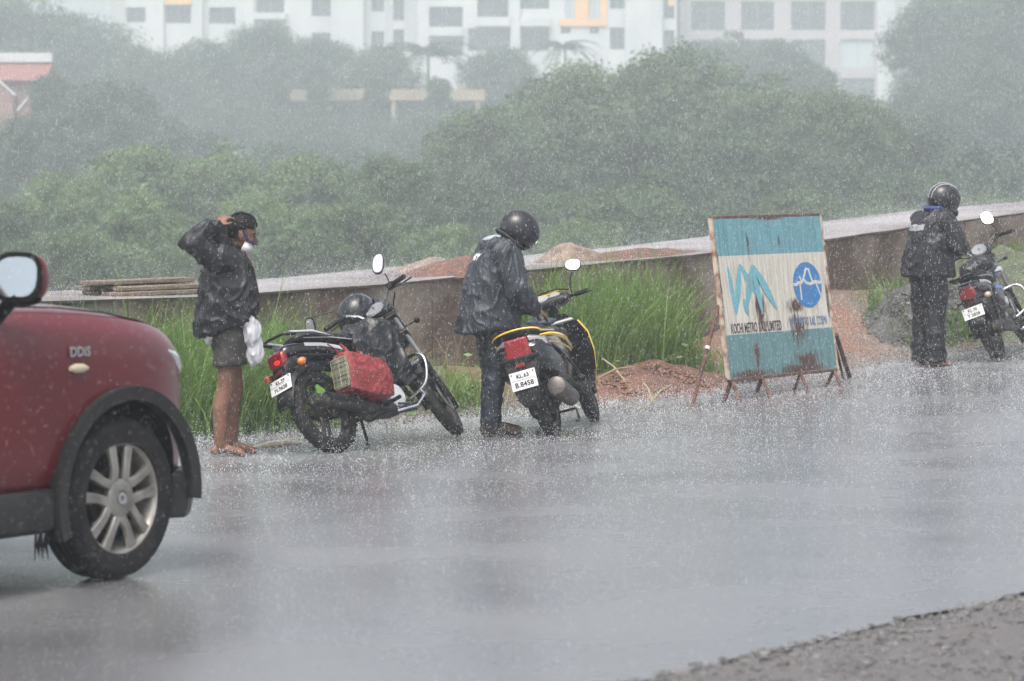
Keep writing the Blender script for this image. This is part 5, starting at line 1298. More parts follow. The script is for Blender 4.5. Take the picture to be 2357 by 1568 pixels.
# ---------------- 2: helmeted rider bending over the scooter
MP2 = person_M(1128, 1010, 17)
P2 = empty('person', None, 'helmeted rider in charcoal rain jacket and dark jeans bending over the scooter', 'person', M=MP2)
b = MB()
leg(b, -1, (0, -.085, .90), (.02, -.09, .49), (-.02, -.09, .09), (.17, -.10, .03)); leg(b, 1, (0, .085, .90), (.045, .09, .49), (.03, .095, .09), (.22, .11, .03))
b.ell((0, 0, .94), (.125, .165, .12)); b.chain([((.0, 0, .98), .12), ((.03, 0, 1.15), .12), ((.06, 0, 1.30), .13)]); b.ell((.06, 0, 1.30), (.11, .18, .13))
b.chain([((.09, 0, 1.38), .07), ((.14, 0, 1.44), .056), ((.17, 0, 1.48), .055)])
HM = head(b, (.235, 0, 1.502), .78, -.1)
b.chain([((.07, -.19, 1.355), .058), ((.12, -.265, 1.09), .044), ((.28, -.17, .95), .030)]); hand(b, (.285, -.165, .945), (.8, .25, -.4), (.3, -.3, .9), .5, thumb=1)
b.chain([((.07, .19, 1.355), .058), ((.12, .265, 1.09), .044), ((.29, .13, .95), .030)]); hand(b, (.295, .125, .945), (.8, -.3, -.4), (.3, .3, .9), .5, thumb=-1)
body = remesh(b, 'body', .0085, 3, None, skin, P2); eyes(body, HM)
tr = MB()
for sg, kx, ax_ in ((-1, .02, -.02), (1, .045, .03)):
    tr.loft([ering(.055, ax_, .068, .068, yc=sg * .092), ering(.09, ax_, .070, .066, yc=sg * .092), ering(.30, ax_ + .005, .072, .070, yc=sg * .09), ering(.49, kx, .080, .078, yc=sg * .09), ering(.72, .01, .098, .092, yc=sg * .088), ering(.90, 0, .115, .10, yc=sg * .083)])
tr.ell((0, 0, .95), (.135, .175, .12))
remesh(tr, 'jeans', .009, 4, folds(.015, 5, 5, 8, 2.2, .4), jeansm, P2)
shoe('shoe', P2, (-.02, -.092, .09), (.20, -.105, .03), shoem); shoe('shoe', P2, (.03, .095, .09), (.26, .115, .03), shoem)
j = MB()
j.loft([ering(.785, -.015, .235, .245, shear=.10), ering(.90, -.01, .225, .245, shear=.08), ering(1.08, .015, .205, .24), ering(1.22, .04, .19, .235), ering(1.33, .055, .165, .21), ering(1.40, .085, .11, .135), ering(1.445, .11, .075, .08)])
j.chain([((.06, -.185, 1.335), .105), ((.09, -.235, 1.21), .098), ((.125, -.265, 1.09), .088)]); j.chain([((.125, -.265, 1.09), .092), ((.20, -.22, 1.01), .078), ((.275, -.175, .955), .062)])
j.chain([((.06, .185, 1.335), .105), ((.125, .265, 1.09), .085), ((.28, .14, .955), .06)])
j.cap((-.015, -.10, 1.415), .040, (-.03, .10, 1.415), .040); j.cap((-.01, -.09, 1.42), .036, (.10, -.12, 1.415), .034); j.cap((-.01, .09, 1.42), .036, (.10, .12, 1.415), .034)
jo = remesh(j, 'jacket', .0085, 3, folds(.030, 6, 6, 3.2, 5.9, .45), jk2, P2)
MB().ell((0, 0, 0), (.075, .085, .022), T((.015, 0, 1.462)) @ R(-.2, 'Y')).build('hood_lining', mat('pale_lining', (.34, .37, .40), .5), jo, subsurf=1)
from mathutils.bvhtree import BVHTree
def wrap(me, target, off):
    """lay a flat mesh drawn in the local yz plane onto the back of a garment"""
    bv = BVHTree.FromPolygons([v.co for v in target.data.vertices], [p.vertices for p in target.data.polygons])
    last = 0
    for v in me.vertices:
        h = bv.ray_cast(Vector((-1.5, v.co.y, v.co.z)), Vector((1, 0, 0)))[0]
        if h is not None: last = h.x
        v.co.x = last - off - .3 * v.co.x
    me.update()
me = text_mesh('NAVY', .07, bold=.002, ext=.004)
me.transform(T((0, .02, 1.32)) @ axis_matrix((0, 0, 0), (-1, 0, 0), (0, -1, 0))); wrap(me, jo, .004)
link('lettering', me, whitecl, jo)
helmet(P2, T((.225, 0, 1.520)) @ R(-.1, 'Z') @ R(.68, 'Y'), False, helm_b, 'down', .98)

# ---------------- 3: helmeted rider on the right
MP3 = person_M(2136, 846, 27)
P3 = empty('person', None, 'helmeted rider in black rain suit with a pale band across the back', 'person', M=MP3)
b = MB()
leg(b, -1, (0, -.09, .88), (.01, -.10, .48), (-.02, -.10, .085), (.16, -.13, .02)); leg(b, 1, (0, .09, .88), (.02, .10, .48), (.0, .11, .085), (.19, .13, .02))
b.ell((0, 0, .93), (.125, .165, .12)); b.chain([((.0, 0, .98), .12), ((.03, 0, 1.15), .12), ((.06, 0, 1.30), .13)]); b.ell((.06, 0, 1.30), (.11, .18, .13))
b.chain([((.08, 0, 1.38), .07), ((.12, 0, 1.45), .056), ((.14, 0, 1.49), .055)])
HM = head(b, (.185, 0, 1.525), .35, -.25)
b.chain([((.07, -.19, 1.345), .058), ((.13, -.285, 1.12), .044), ((.30, -.11, 1.08), .030)]); hand(b, (.305, -.105, 1.08), (.6, .75, 0), (.4, -.4, .7), .6, thumb=1)
b.chain([((.07, .19, 1.345), .058), ((.14, .27, 1.10), .044), ((.32, .10, 1.06), .030)]); hand(b, (.325, .095, 1.06), (.6, -.75, 0), (.4, .4, .7), .6, thumb=-1)
body = remesh(b, 'body', .0085, 3, None, mat('reddish_skin', (0.24, 0.10, 0.065), .42), P3); eyes(body, HM)
tr = MB()
for sg in (-1, 1):
    tr.loft([ering(.045, .0, .096, .090, yc=sg * .108), ering(.10, .0, .094, .088, yc=sg * .108), ering(.40, .0, .088, .086, yc=sg * .104), ering(.50, .016, .096, .092, yc=sg * .100), ering(.72, .005, .118, .105, yc=sg * .09), ering(.90, 0, .130, .11, yc=sg * .085)])
tr.ell((0, 0, .95), (.15, .19, .12))
remesh(tr, 'rain_trousers', .0095, 4, folds(.020, 5, 5, 4.5, 8.2, .35), jk3, P3)
for sg, x_ in ((-1, -.02), (1, .0)):
    MB().loft([[(x_ - .07 + (1 - (i - 4) ** 2 / 16) * 0 + .26 * q, sg * (.10 + .02 * q) + .04 * s_, .006 + z_) for s_, z_ in ((-1, 0), (1, 0), (1, .014), (-1, .014))] for i, q in ((0, 0), (2, .35), (4, .7), (6, 1.0))]).build('sandal', shoem, P3, bevel=.006)
j = MB()
j.loft([ering(.835, -.005, .215, .255), ering(.95, .0, .21, .255), ering(1.10, .02, .20, .245), ering(1.22, .04, .185, .235), ering(1.33, .055, .16, .21), ering(1.40, .08, .11, .13), ering(1.45, .10, .075, .08)])
j.chain([((.06, -.185, 1.33), .105), ((.10, -.245, 1.22), .095), ((.135, -.285, 1.11), .085)]); j.chain([((.135, -.285, 1.11), .085), ((.22, -.20, 1.09), .07), ((.28, -.13, 1.08), .055)])
j.chain([((.06, .185, 1.33), .105), ((.14, .27, 1.10), .085), ((.30, .12, 1.06), .055)])
jo = remesh(j, 'rain_jacket', .009, 3, folds(.026, 6, 6, 3.2, 3.7, .45), jk3, P3)
mb = MB(); mb.loft([[(x_, -.10 + .26 * i / 30, z_ + .004 * math.sin(i * .5)) for x_, z_ in ((-.010, 1.25), (-.010, 1.265), (-.010, 1.285), (-.010, 1.305), (.010, 1.305), (.010, 1.25))] for i in range(31)])
me = mb.mesh('reflective_band'); wrap(me, jo, .006); bo = link('reflective_band', me, reflect, jo)
for k in range(9):
    mb = MB(); y_ = -.075 + .024 * k
    for q in range(2): mb.box((-.01, y_ + .013 * q, 1.277), (.004, .006, .024 if (k + q) % 3 else .034))
    me = mb.mesh('print'); wrap(me, jo, .013); link('print', me, mat('band_print', (.20, .21, .23), .5), bo)
MB().tube([(.06 + .075 * math.cos(a), .078 * math.sin(a), 1.455) for a in [k * math.pi / 10 for k in range(20)]], .022, 8, closed=True).build('blue_collar', bluecl, jo)
hs_ = helmet(P3, T((.175, 0, 1.545)) @ R(-.25, 'Z') @ R(.22, 'Y'), True, helm_b, 'down', .98)
MH3 = T((.175, 0, 1.545)) @ R(-.25, 'Z') @ R(.22, 'Y')
for yo in (-.055, -.015):
    MB(MH3).tube([(.162 * .98 * math.cos(a) * math.sqrt(1 - (yo / .13) ** 2), yo, .150 * .98 * math.sin(a) * math.sqrt(1 - (yo / .13) ** 2)) for a in [rad(55 + 135 * k / 24) for k in range(25)]], .0042, 6, flat=1).build('helmet_stripe', mat('stripe_white', (.5, .5, .5), .4), hs_)
# ================================================================ metal sign
signL, signR = at(1680, 872, 23.6), at(1925, 848, 24.72)
gl, gr_ = Vector((signL.x, signL.y, g_of(signL.x, signL.y))), Vector((signR.x, signR.y, g_of(signR.x, signR.y)))
ux = (signR - signL); SW = ux.length; uxn = ux.normalized(); SH = 1.335
back = Vector((-uxn.y, uxn.x, 0)).normalized()
upv = uxn.cross(-back).normalized()
if upv.z < 0: upv = -upv
upl = (Matrix.Rotation(rad(-7), 4, uxn) @ upv)
if (upl - upv).dot(back) < 0: upl = (Matrix.Rotation(rad(7), 4, uxn) @ upv)
nb = uxn.cross(upl); nb = nb if nb.dot(back) > 0 else -nb
MS = Matrix((uxn, upl, -nb)).transposed().to_4x4(); MS.translation = signL          # x along, y up the panel, z towards the road
sgn = empty('sign_board', gl, 'leaning rusty metal sign board painted blue and cream with two logos', 'sign')
LI = T(-gl)
# painted sheet: bands, rust and streaks are paint on the panel
m = bpy.data.materials.new('painted_sheet'); m.use_nodes = True; nt = m.node_tree; L = nt.links.new; p = nt.nodes['Principled BSDF']
tc = _n(nt, 'ShaderNodeTexCoord'); sp = _n(nt, 'ShaderNodeSeparateXYZ'); L(tc.outputs['Object'], sp.inputs[0])
ns_ = _n(nt, 'ShaderNodeTexNoise'); ns_.inputs['Scale'].default_value = 5; ns_.inputs['Detail'].default_value = 5
mps = _n(nt, 'ShaderNodeMapping'); mps.inputs['Scale'].default_value = (9, 0.6, 1); L(tc.outputs['Object'], mps.inputs[0]); L(mps.outputs[0], ns_.inputs['Vector'])
cr = _n(nt, 'ShaderNodeValToRGB'); cr.color_ramp.interpolation = 'CONSTANT'; e = cr.color_ramp.elements
e[0].position = 0; e[0].color = (0.115, 0.225, 0.24, 1); e[1].position = 0.268; e[1].color = (0.56, 0.53, 0.46, 1); k = e.new(0.765); k.color = (0.13, 0.30, 0.345, 1)
dv = _n(nt, 'ShaderNodeMath', operation='DIVIDE'); dv.inputs[1].default_value = SH; L(sp.outputs['Y'], dv.inputs[0]); L(dv.outputs[0], cr.inputs[0])
st = _n(nt, 'ShaderNodeMix', data_type='RGBA', blend_type='MULTIPLY'); st.inputs['Factor'].default_value = .55
cs_ = _n(nt, 'ShaderNodeValToRGB'); e = cs_.color_ramp.elements; e[0].position = .38; e[0].color = (.55, .55, .5, 1); e[1].position = .6; e[1].color = (1.1, 1.1, 1.1, 1); L(ns_.outputs[0], cs_.inputs[0])
L(cr.outputs[0], st.inputs['A']); L(cs_.outputs[0], st.inputs['B'])
def blob(cx, cy_, rx, ry):
    d = _n(nt, 'ShaderNodeVectorMath', operation='SUBTRACT'); d.inputs[1].default_value = (cx, cy_, 0); L(tc.outputs['Object'], d.inputs[0])
    q = _n(nt, 'ShaderNodeVectorMath', operation='MULTIPLY'); q.inputs[1].default_value = (1 / rx, 1 / ry, 0); L(d.outputs[0], q.inputs[0])
    l = _n(nt, 'ShaderNodeVectorMath', operation='LENGTH'); L(q.outputs[0], l.inputs[0])
    mr = _n(nt, 'ShaderNodeMapRange'); mr.inputs[1].default_value = 0; mr.inputs[2].default_value = 1; mr.inputs[3].default_value = 1; mr.inputs[4].default_value = 0; L(l.outputs[0 if False else 'Value'], mr.inputs[0]); return mr.outputs[0]
bl = [blob(.50, .80, .10, .13), blob(.52, .55, .13, .30), blob(1.0, .56, .22, .10), blob(1.02, .38, .2, .22), blob(.40, .18, .06, .2), blob(1.1, .1, .3, .12), blob(.44, 1.12, .03, .18), blob(.88, 1.13, .025, .10),
      blob(.75, 1.33, .35, .03), blob(SW - .02, .6, .035, .3), blob(.3, .02, .5, .07), blob(1.0, .02, .6, .10), blob(.0, .7, .035, .6)]
acc = bl[0]
for q in bl[1:]:
    mx_ = _n(nt, 'ShaderNodeMath', operation='MAXIMUM'); L(acc, mx_.inputs[0]); L(q, mx_.inputs[1]); acc = mx_.outputs[0]
nr = _n(nt, 'ShaderNodeTexNoise'); nr.inputs['Scale'].default_value = 14; nr.inputs['Detail'].default_value = 7
mpr = _n(nt, 'ShaderNodeMapping'); mpr.inputs['Scale'].default_value = (2.2, .55, 1); L(tc.outputs['Object'], mpr.inputs[0]); L(mpr.outputs[0], nr.inputs['Vector'])
ad = _n(nt, 'ShaderNodeMath', operation='MULTIPLY_ADD'); ad.inputs[1].default_value = .62; L(acc, ad.inputs[0]); L(nr.outputs[0], ad.inputs[2])
rm = _n(nt, 'ShaderNodeMapRange'); rm.inputs[1].default_value = .66; rm.inputs[2].default_value = .95; L(ad.outputs[0], rm.inputs[0])
rc_ = _n(nt, 'ShaderNodeValToRGB'); e = rc_.color_ramp.elements; e[0].position = .3; e[0].color = (.30, .14, .06, 1); e[1].position = .8; e[1].color = (.07, .03, .02, 1); L(ad.outputs[0], rc_.inputs[0])
rx_ = _n(nt, 'ShaderNodeMix', data_type='RGBA'); L(rm.outputs[0], rx_.inputs['Factor']); L(st.outputs['Result'], rx_.inputs['A']); L(rc_.outputs[0], rx_.inputs['B']); L(rx_.outputs['Result'], p.inputs['Base Color'])
p.inputs['Roughness'].default_value = .45
bp = _n(nt, 'ShaderNodeBump'); bp.inputs['Strength'].default_value = .25; bp.inputs['Distance'].default_value = .01; L(ns_.outputs[0], bp.inputs['Height']); L(bp.outputs[0], p.inputs['Normal'])
signpaint = m
def paint(name, col, wear=.5):
    """paint that has flaked and rusted in streaks"""
    return mat(name, col, .5, col2=(col[0] * .55 + .10, col[1] * .6 + .05, col[2] * .6 + .03), vscale=7, stretch=(3, .6, 1), contrast=(wear, wear + .14))
rust = mat('rusted_steel', (0.17, 0.075, 0.045), .75, col2=(0.06, 0.032, 0.025), vscale=18, bump=.5)
framem = mat('worn_cream_frame', (0.50, 0.42, 0.32), .6, col2=(0.22, 0.10, 0.06), vscale=9, bump=.3, contrast=(.42, .62))
ML = LI @ MS
pan = MB().box((SW / 2, SH / 2, 0), (SW, SH, .004)).build('panel', signpaint, sgn, M=ML)
for x_ in (-.014, SW + .014): MB().box((0, SH / 2, -.012), (.028, SH + .02, .034)).build('frame_side', framem, sgn, M=ML @ T((x_, 0, 0)), bevel=.003)
for y_ in (-.014, SH + .012): MB().box((SW / 2, 0, -.014), (SW + .02, .024, .03)).build('frame_rail', rust, sgn, M=ML @ T((0, y_, 0)), bevel=.003)
for x_ in (.42, .95): MB().box((0, SH / 2, -.02), (.03, SH, .03)).build('back_rib', rust, sgn, M=ML @ T((x_, 0, 0)))
teal = paint('teal_logo_paint', (0.13, 0.36, 0.42), .55); navy = paint('blue_logo_paint', (0.035, 0.17, 0.40), .6); inkp = paint('black_letter_paint', (0.03, 0.035, 0.04), .55); cream = mat('cream_line', (.56, .55, .52), .5)
fblue = paint('faded_blue_letters', (0.12, 0.22, 0.36), .42)
# M-shaped teal logo: leaf-like strokes
def stroke(pts, w0, w1, w2):
    """lens-shaped stroke along a line in panel coordinates"""
    a, b = Vector(pts[0]), Vector(pts[1]); d = (b - a); nn_ = Vector((-d.y, d.x)).normalized(); L1 = []; R1 = []
    for i in range(13):
        q = i / 12; w = w0 + (w1 - w0) * q if False else (w0 * (1 - q) + w2 * q) + w1 * math.sin(math.pi * q); c = a + d * q
        L1.append(tuple(c + nn_ * w)); R1.append(tuple(c - nn_ * w))
    return L1 + R1[::-1]
def pf(cx, cy_): return ((cx - 385) / 800 * SW * 1.0 + .035 * SW, SH * (1 - (cy_ - 115) / 1165))      # from the sign's own grid
lx = lambda u_, v_: (u_ * SW, v_ * SH)
lg = MB()
for k_, (a, b_, w) in enumerate([(lx(.085, .70), lx(.118, .395), .020), (lx(.118, .40), lx(.195, .71), .026), (lx(.195, .71), lx(.305, .52), .026), (lx(.215, .43), lx(.305, .70), .030), (lx(.195, .49), lx(.225, .39), .024), (lx(.305, .70), lx(.355, .39), .026), (lx(.315, .70), lx(.49, .415), .034)]):
    lg.prism(stroke((a, b_), .008, w, .008), T((0, 0, .0035 + .0004 * k_)), .001)
lg.build('logo', teal, sgn, M=ML, smooth=0)
ov = [(.805 * SW + .135 * SW * math.cos(2 * math.pi * i / 40), .555 * SH + .148 * SH * math.sin(2 * math.pi * i / 40)) for i in range(40)]
ovl = MB().prism(ov, T((0, 0, .0035)), .001).build('logo', navy, sgn, M=ML, smooth=0)
wl = MB()
def line(pts, w): wl.tube([(x_ * SW, y_ * SH, .0052) for x_, y_ in pts], w, 6, flat=.12, up=(0, 0, 1))
line([(.672, .563), (.70, .560), (.72, .572), (.745, .570), (.77, .592), (.795, .568), (.83, .560), (.86, .566), (.885, .575), (.91, .566), (.938, .568)], .016)
line([(.735, .615), (.755, .572), (.785, .620), (.805, .660), (.83, .655), (.845, .600), (.86, .570)], .013)
line([(.735, .565), (.735, .46)], .010); line([(.885, .57), (.925, .475)], .010)
wl.build('emblem_line', cream, ovl, M=Matrix(), smooth=30)
for body_, cx_, cyy, sz, sx_, mm in (('KOCHI METRO RAIL LIMITED', .285, .305, .118, .44, inkp), ('DELHI METRO RAIL CORPN', .775, .318, .105, .40, fblue)):
    me = text_mesh(body_, sz, bold=.002, sx=sx_); me.transform(T((cx_ * SW, cyy * SH, .0045))); link('lettering', me, mm, sgn, ML)
# legs and braces
for q in (.02, .30, .66, .98):
    top = LI @ (MS @ Vector((q * SW, -.015, -.012))); wpos = MS @ Vector((q * SW, -.015, 0)); gz = g_of(wpos.x, wpos.y) - gl.z
    for dn_, w_ in ((-.09, .018), (.10, .018)):
        f_ = top + back * dn_ * -1 + Vector((0, 0, 0)); f_.z = gz - .01
        MB().tube([top, f_], w_, 4).build('leg', rust, sgn, smooth=0)
bl_ = LI @ (MS @ Vector((-.02, SH * .46, -.02))); e_ = ground_px(1592, 938) - gl; MB().tube([bl_, e_], .016, 8).build('brace', rust, sgn)
MB().tube([bl_.lerp(e_, .40), bl_.lerp(e_, .43)], .022, 8).build('brace_tie', whitecl, sgn)
for a0, k_ in ((.25, .0), (.22, .06)):
    a_ = LI @ (MS @ Vector((SW + .03 + k_, SH * a0, -.03))); e_ = ground_px(1942 + 260 * k_, 872) - gl; e_.z -= .02
    MB().tube([a_, e_], .02 if k_ else .012, 6).build('brace', rust, sgn)
a_ = LI @ (MS @ Vector((.0, -.15, .05))); b_ = LI @ (MS @ Vector((SW * 1.02, -.17, .05)))
for mq, nme in ((0, 'ground_rail'),):
    a_.z = g_of(signL.x, signL.y) - gl.z + .03; b_.z = g_of(signR.x, signR.y) - gl.z + .03
    pass
c_ = xy(7.3, -1.5); o = MB().box((0, 0, .03), (1.1, .16, .06)).build('timber_plank', plank_m, M=T((c_[0], c_[1], G(*c_))) @ R(rad(60), 'Z'), bevel=.008)
tag(o, 'short timber plank lying on the ground behind the sign', 'plank')

# ================================================================ red car
carred = mat('car_red', (0.125, 0.0025, 0.006), .35, spec=.4, metal=.0, coat=.6, col2=(0.11, 0.003, 0.007), vscale=2)
clad = mat('grey_cladding', (0.013, 0.014, 0.0145), .5, spec=.4, bump=.15, bscale=80, col2=(.026, .025, .023), vscale=7)
liner = mat('wheel_well', (0.004, 0.0045, 0.0045), .8, spec=.2)
carglass = mat('car_glass', (0.02, 0.028, 0.03), .05, coat=.5)
spokem = mat('alloy_wheel', (0.46, 0.44, 0.40), .35, .7, col2=(0.26, 0.24, 0.21), vscale=9)
headl = mat('headlamp_glass', (0.70, 0.74, 0.74), .08, coat=.8)
cw_ = ground_px(278, 1349); cw_.z = road_z(*tn(cw_.x, cw_.y))
PSIC = 32.5; WR = .352; FX, FY = 1.25, -.80
Mc0 = R(math.pi / 2 - rad(PSIC), 'Z')
MC = T(cw_ - (Mc0 @ Vector((FX, FY - .06, 0)))) @ Mc0
car = empty('red_car', None, 'red sport utility car with grey wheel arch cladding entering from the left', 'car', M=MC)
def bsec(x, w, zs, zm, zt, wt, crown=.02, zb=None):
    """half profile mirrored: sill, flank, shoulder, top"""
    zb = zs if zb is None else zb
    h = [(w * .97, zs), (w, zs + (zm - zs) * .25), (w * 1.01, zs + (zm - zs) * .6), (w, zm - .05), (w * .985, zm), (wt + (w - wt) * .45, zm + (zt - zm) * .62), (wt, zt), (wt * .6, zt + crown * .8), (0.0, zt + crown)]
    return [(x, -y, z) for y, z in h] + [(x, y, z) for y, z in h[-2::-1]]
UPB = .11
bs = [bsec(-1.95, .70, .42, .98, 1.05, .60), bsec(-1.85, .82, .34, 1.00, 1.10, .68), bsec(-1.25, .88, .30, 1.05, 1.15, .72), bsec(-.4, .885, .29, 1.02 + UPB, 1.09 + UPB, .74), bsec(.35, .885, .29, 1.015 + UPB, 1.085 + UPB, .76),
      bsec(.60, .885, .29, 1.01 + UPB, 1.09 + UPB, .77, .03), bsec(.85, .885, .30, .995 + UPB, 1.085 + UPB, .78, .035), bsec(1.15, .885, .30, .975 + UPB, 1.065 + UPB, .78, .04), bsec(1.42, .875, .30, .945 + UPB, 1.03 + UPB, .77, .045), bsec(1.62, .84, .30, .92 + UPB, .995 + UPB, .73, .045),
      bsec(1.74, .79, .32, .88 + UPB, .955 + UPB, .66, .04), bsec(1.85, .70, .33, .81 + UPB, .86 + UPB, .55, .03), bsec(1.92, .57, .36, .70 + UPB, .78 + UPB, .42, .02), bsec(1.95, .42, .42, .60, .66, .3, .01)]
body = MB().loft(bs).build('body', carred, car, smooth=35)
sb = body.modifiers.new('sub', 'SUBSURF'); sb.levels = 2; sb.render_levels = 2
cut = MB()
for x_ in (FX, -1.25):
    for sg in (-1, 1): cut.lathe([(0, -.45), (.435, -.45), (.435, .45), (0, .45)], T((x_, sg * .95, WR + .015)) @ R(math.pi / 2, 'X'), 40)
co = cut.build('cutter', liner, car); bo_ = body.modifiers.new('cut', 'BOOLEAN'); bo_.operation = 'DIFFERENCE'; bo_.object = co; bo_.solver = 'EXACT'
dg = bpy.context.evaluated_depsgraph_get(); dg.update(); me = bpy.data.meshes.new_from_object(body.evaluated_get(dg)); body.modifiers.clear(); body.data = me
me.materials.clear(); me.materials.append(carred); me.materials.append(liner)
me.shade_smooth(); me.set_sharp_from_angle(angle=rad(32)); bpy.data.objects.remove(co)
mi = np.zeros(len(me.polygons), np.int32)
for pl in me.polygons:
    c = pl.center
    for x_ in (FX, -1.25):
        r_ = math.hypot(c.x - x_, c.z - WR - .015)
        if r_ < .437 and abs(c.y) < .93 and (abs(pl.normal.y) > .9 and abs(c.y) < .6 or r_ > .40 and abs(pl.normal.y) < .3): mi[pl.index] = 1
me.polygons.foreach_set('material_index', mi)
for x_, a0, a1 in ((FX, -6, 200), (-1.25, -20, 200)):
    for sg in (-1, 1):
        M = T((x_, sg * .88, WR + .015)) @ R(math.pi / 2, 'X')
        s0 = -sg
        prof = [(.415, s0 * .045), (.418, s0 * -.010), (.428, s0 * -.022), (.462, s0 * -.018), (.474, s0 * .0), (.474, s0 * .05)]
        MB(M).lathe(prof, seg=36, closed=True, a0=rad(a0), a1=rad(a1)).build('arch_cladding', clad, car)
for sg in (-1, 1):
    MB().loft([[(x_, sg * y_, z_) for y_, z_ in ((.86, .24), (.905, .26), (.912, .36), (.895, .43), (.86, .43))] for x_ in (-.80, 0, .78)]).build('sill_cladding', clad, car, bevel=.01)
bp_ = MB().loft([[(x_, y_, .235), (x_ + .02, y_ * 1.0, .30), (x_ + .015, y_, .44), (x_ - .05, y_ * .97, .45), (x_ - .08, y_ * .95, .235)] for x_, y_ in ((1.66, -.885), (1.80, -.80), (1.92, -.58), (1.97, -.2), (1.97, .2), (1.92, .58), (1.80, .80), (1.66, .885))]).build('bumper_cladding', clad, car, bevel=.008)
# bonnet edge, lamps, badge, indicator
MB().tube([(x_, -y_, z_ + UPB) for x_, y_, z_ in ((.62, .80, 1.088), (.9, .805, 1.078), (1.2, .80, 1.050), (1.45, .78, 1.01), (1.62, .745, .975))], .004, 6).build('bonnet_gap', liner, car)
for sg in (-1, 1):
    MB().loft([[(x_, sg * y_, z0), (x_ + .01, sg * (y_ + .012), (z0 + z1) / 2), (x_, sg * (y_ - .02), z1), (x_ - .05, sg * (y_ - .06), z1), (x_ - .05, sg * (y_ - .04), z0)] for x_, y_, z0, z1 in ((1.60, .825, .96, 1.01), (1.70, .800, .90, 1.0), (1.79, .745, .86, .95), (1.87, .65, .83, .90), (1.91, .55, .81, .86))]).build('headlamp', headl, car, bevel=.006)
    MB().loft([sect(.88, .93, .012, .008, y0=sg * .893), sect(.91, .93, .016, .021, y0=sg * .893), sect(.96, .93, .016, .021, y0=sg * .893), sect(.99, .93, .012, .008, y0=sg * .893)]).build('side_indicator', mat('pale_amber_lens', (.55, .48, .33), .2, coat=.4), car)
    me = text_mesh('DDiS', .058, bold=.002, ext=.004); me.transform(T((.94, sg * .897, 1.0)) @ R(math.pi / 2, 'X') @ R(math.pi if sg > 0 else 0, 'Y')); link('badge', me, chrome, car)
# greenhouse
gh = [[(x_, -y0, 1.12), (x_, -y1, z1), (x_, -y1 * .8, z1 + .02), (x_, y1 * .8, z1 + .02), (x_, y1, z1), (x_, y0, 1.12)] for x_, y0, y1, z1 in ((-1.80, .76, .60, 1.12), (-1.55, .80, .63, 1.56), (-.9, .81, .63, 1.62), (-.2, .81, .63, 1.61), (.05, .81, .64, 1.58), (.66, .80, .74, 1.10))]
MB().loft(gh).build('cabin', carglass, car, smooth=30)
MB().loft([[(x_, -y1, z1 + .002), (x_, -y1 * .8, z1 + .035), (x_, y1 * .8, z1 + .035), (x_, y1, z1 + .002)] for x_, y1, z1 in ((-1.60, .645, 1.55), (-.9, .65, 1.62), (-.2, .65, 1.61), (.06, .65, 1.58))]).build('roof', carred, car, smooth=30)
for sg in (-1, 1):
    MB().tube([(.68, sg * .80, 1.08), (.06, sg * .655, 1.58), (-.9, sg * .65, 1.62), (-1.6, sg * .645, 1.55), (-1.84, sg * .75, 1.08)], .026, 8).build('roof_pillar', carred if True else liner, car)
    MB().tube([(-.45, sg * .82, 1.06), (-.48, sg * .65, 1.59)], .035, 8).build('door_pillar', liner, car)
    MB().tube([(.36, sg * .889, 1.0), (.38, sg * .898, .6), (.36, sg * .893, .44)], .004, 6).build('door_gap', liner, car); MB().tube([(-.46, sg * .889, 1.0), (-.46, sg * .897, .6), (-.46, sg * .893, .44)], .004, 6).build('door_gap', liner, car)
    MB().loft([sect(-.28, .90, .012, .016, y0=sg * .905), sect(-.36, .90, .02, .02, y0=sg * .912), sect(-.42, .90, .012, .016, y0=sg * .905)]).build('door_handle', carred, car)
    # door mirror
    Mm = T((.47, sg * 1.0, 1.32)) @ R(rad(-14 * sg), 'Z') @ R(rad(7), 'Y') @ Matrix.Diagonal((.9, .88, 1.1, 1))
    mm_ = MB(Mm).loft([sect(-.045, 0, .125, .092, 20, 3), sect(.0, 0, .13, .095, 20, 3), sect(.06, .002, .115, .085, 20, 2.6), sect(.10, .004, .075, .055, 20, 2.2), sect(.115, .004, .03, .02, 20, 2)]).build('door_mirror', carred, car, subsurf=1)
    MB(Mm).loft([sect(-.046, -.0, .127, .095, 20, 3), sect(-.062, -.0, .127, .095, 20, 3), sect(-.062, -.0, .112, .080, 20, 3), sect(-.05, 0, .108, .076, 20, 3)]).build('mirror_rim', liner, mm_)
    MB(Mm @ T((-.066, 0, 0)) @ R(rad(5), 'Y')).loft([sect(.004, 0, .11, .078, 20, 3), sect(.0, 0, .108, .076, 20, 3)]).build('mirror_glass', mat('car_mirror_glass', (.42, .47, .49), .03, 1.0, var=.05), mm_)
    MB().tube([(.47, sg * .84, 1.14), (.46, sg * .95, 1.23)], .04, 10, flat=.6).build('mirror_foot', liner, mm_)
    MB(Mm).ell((.0, 0, -.075), (.075, .10, .03)).build('mirror_base', liner, mm_)
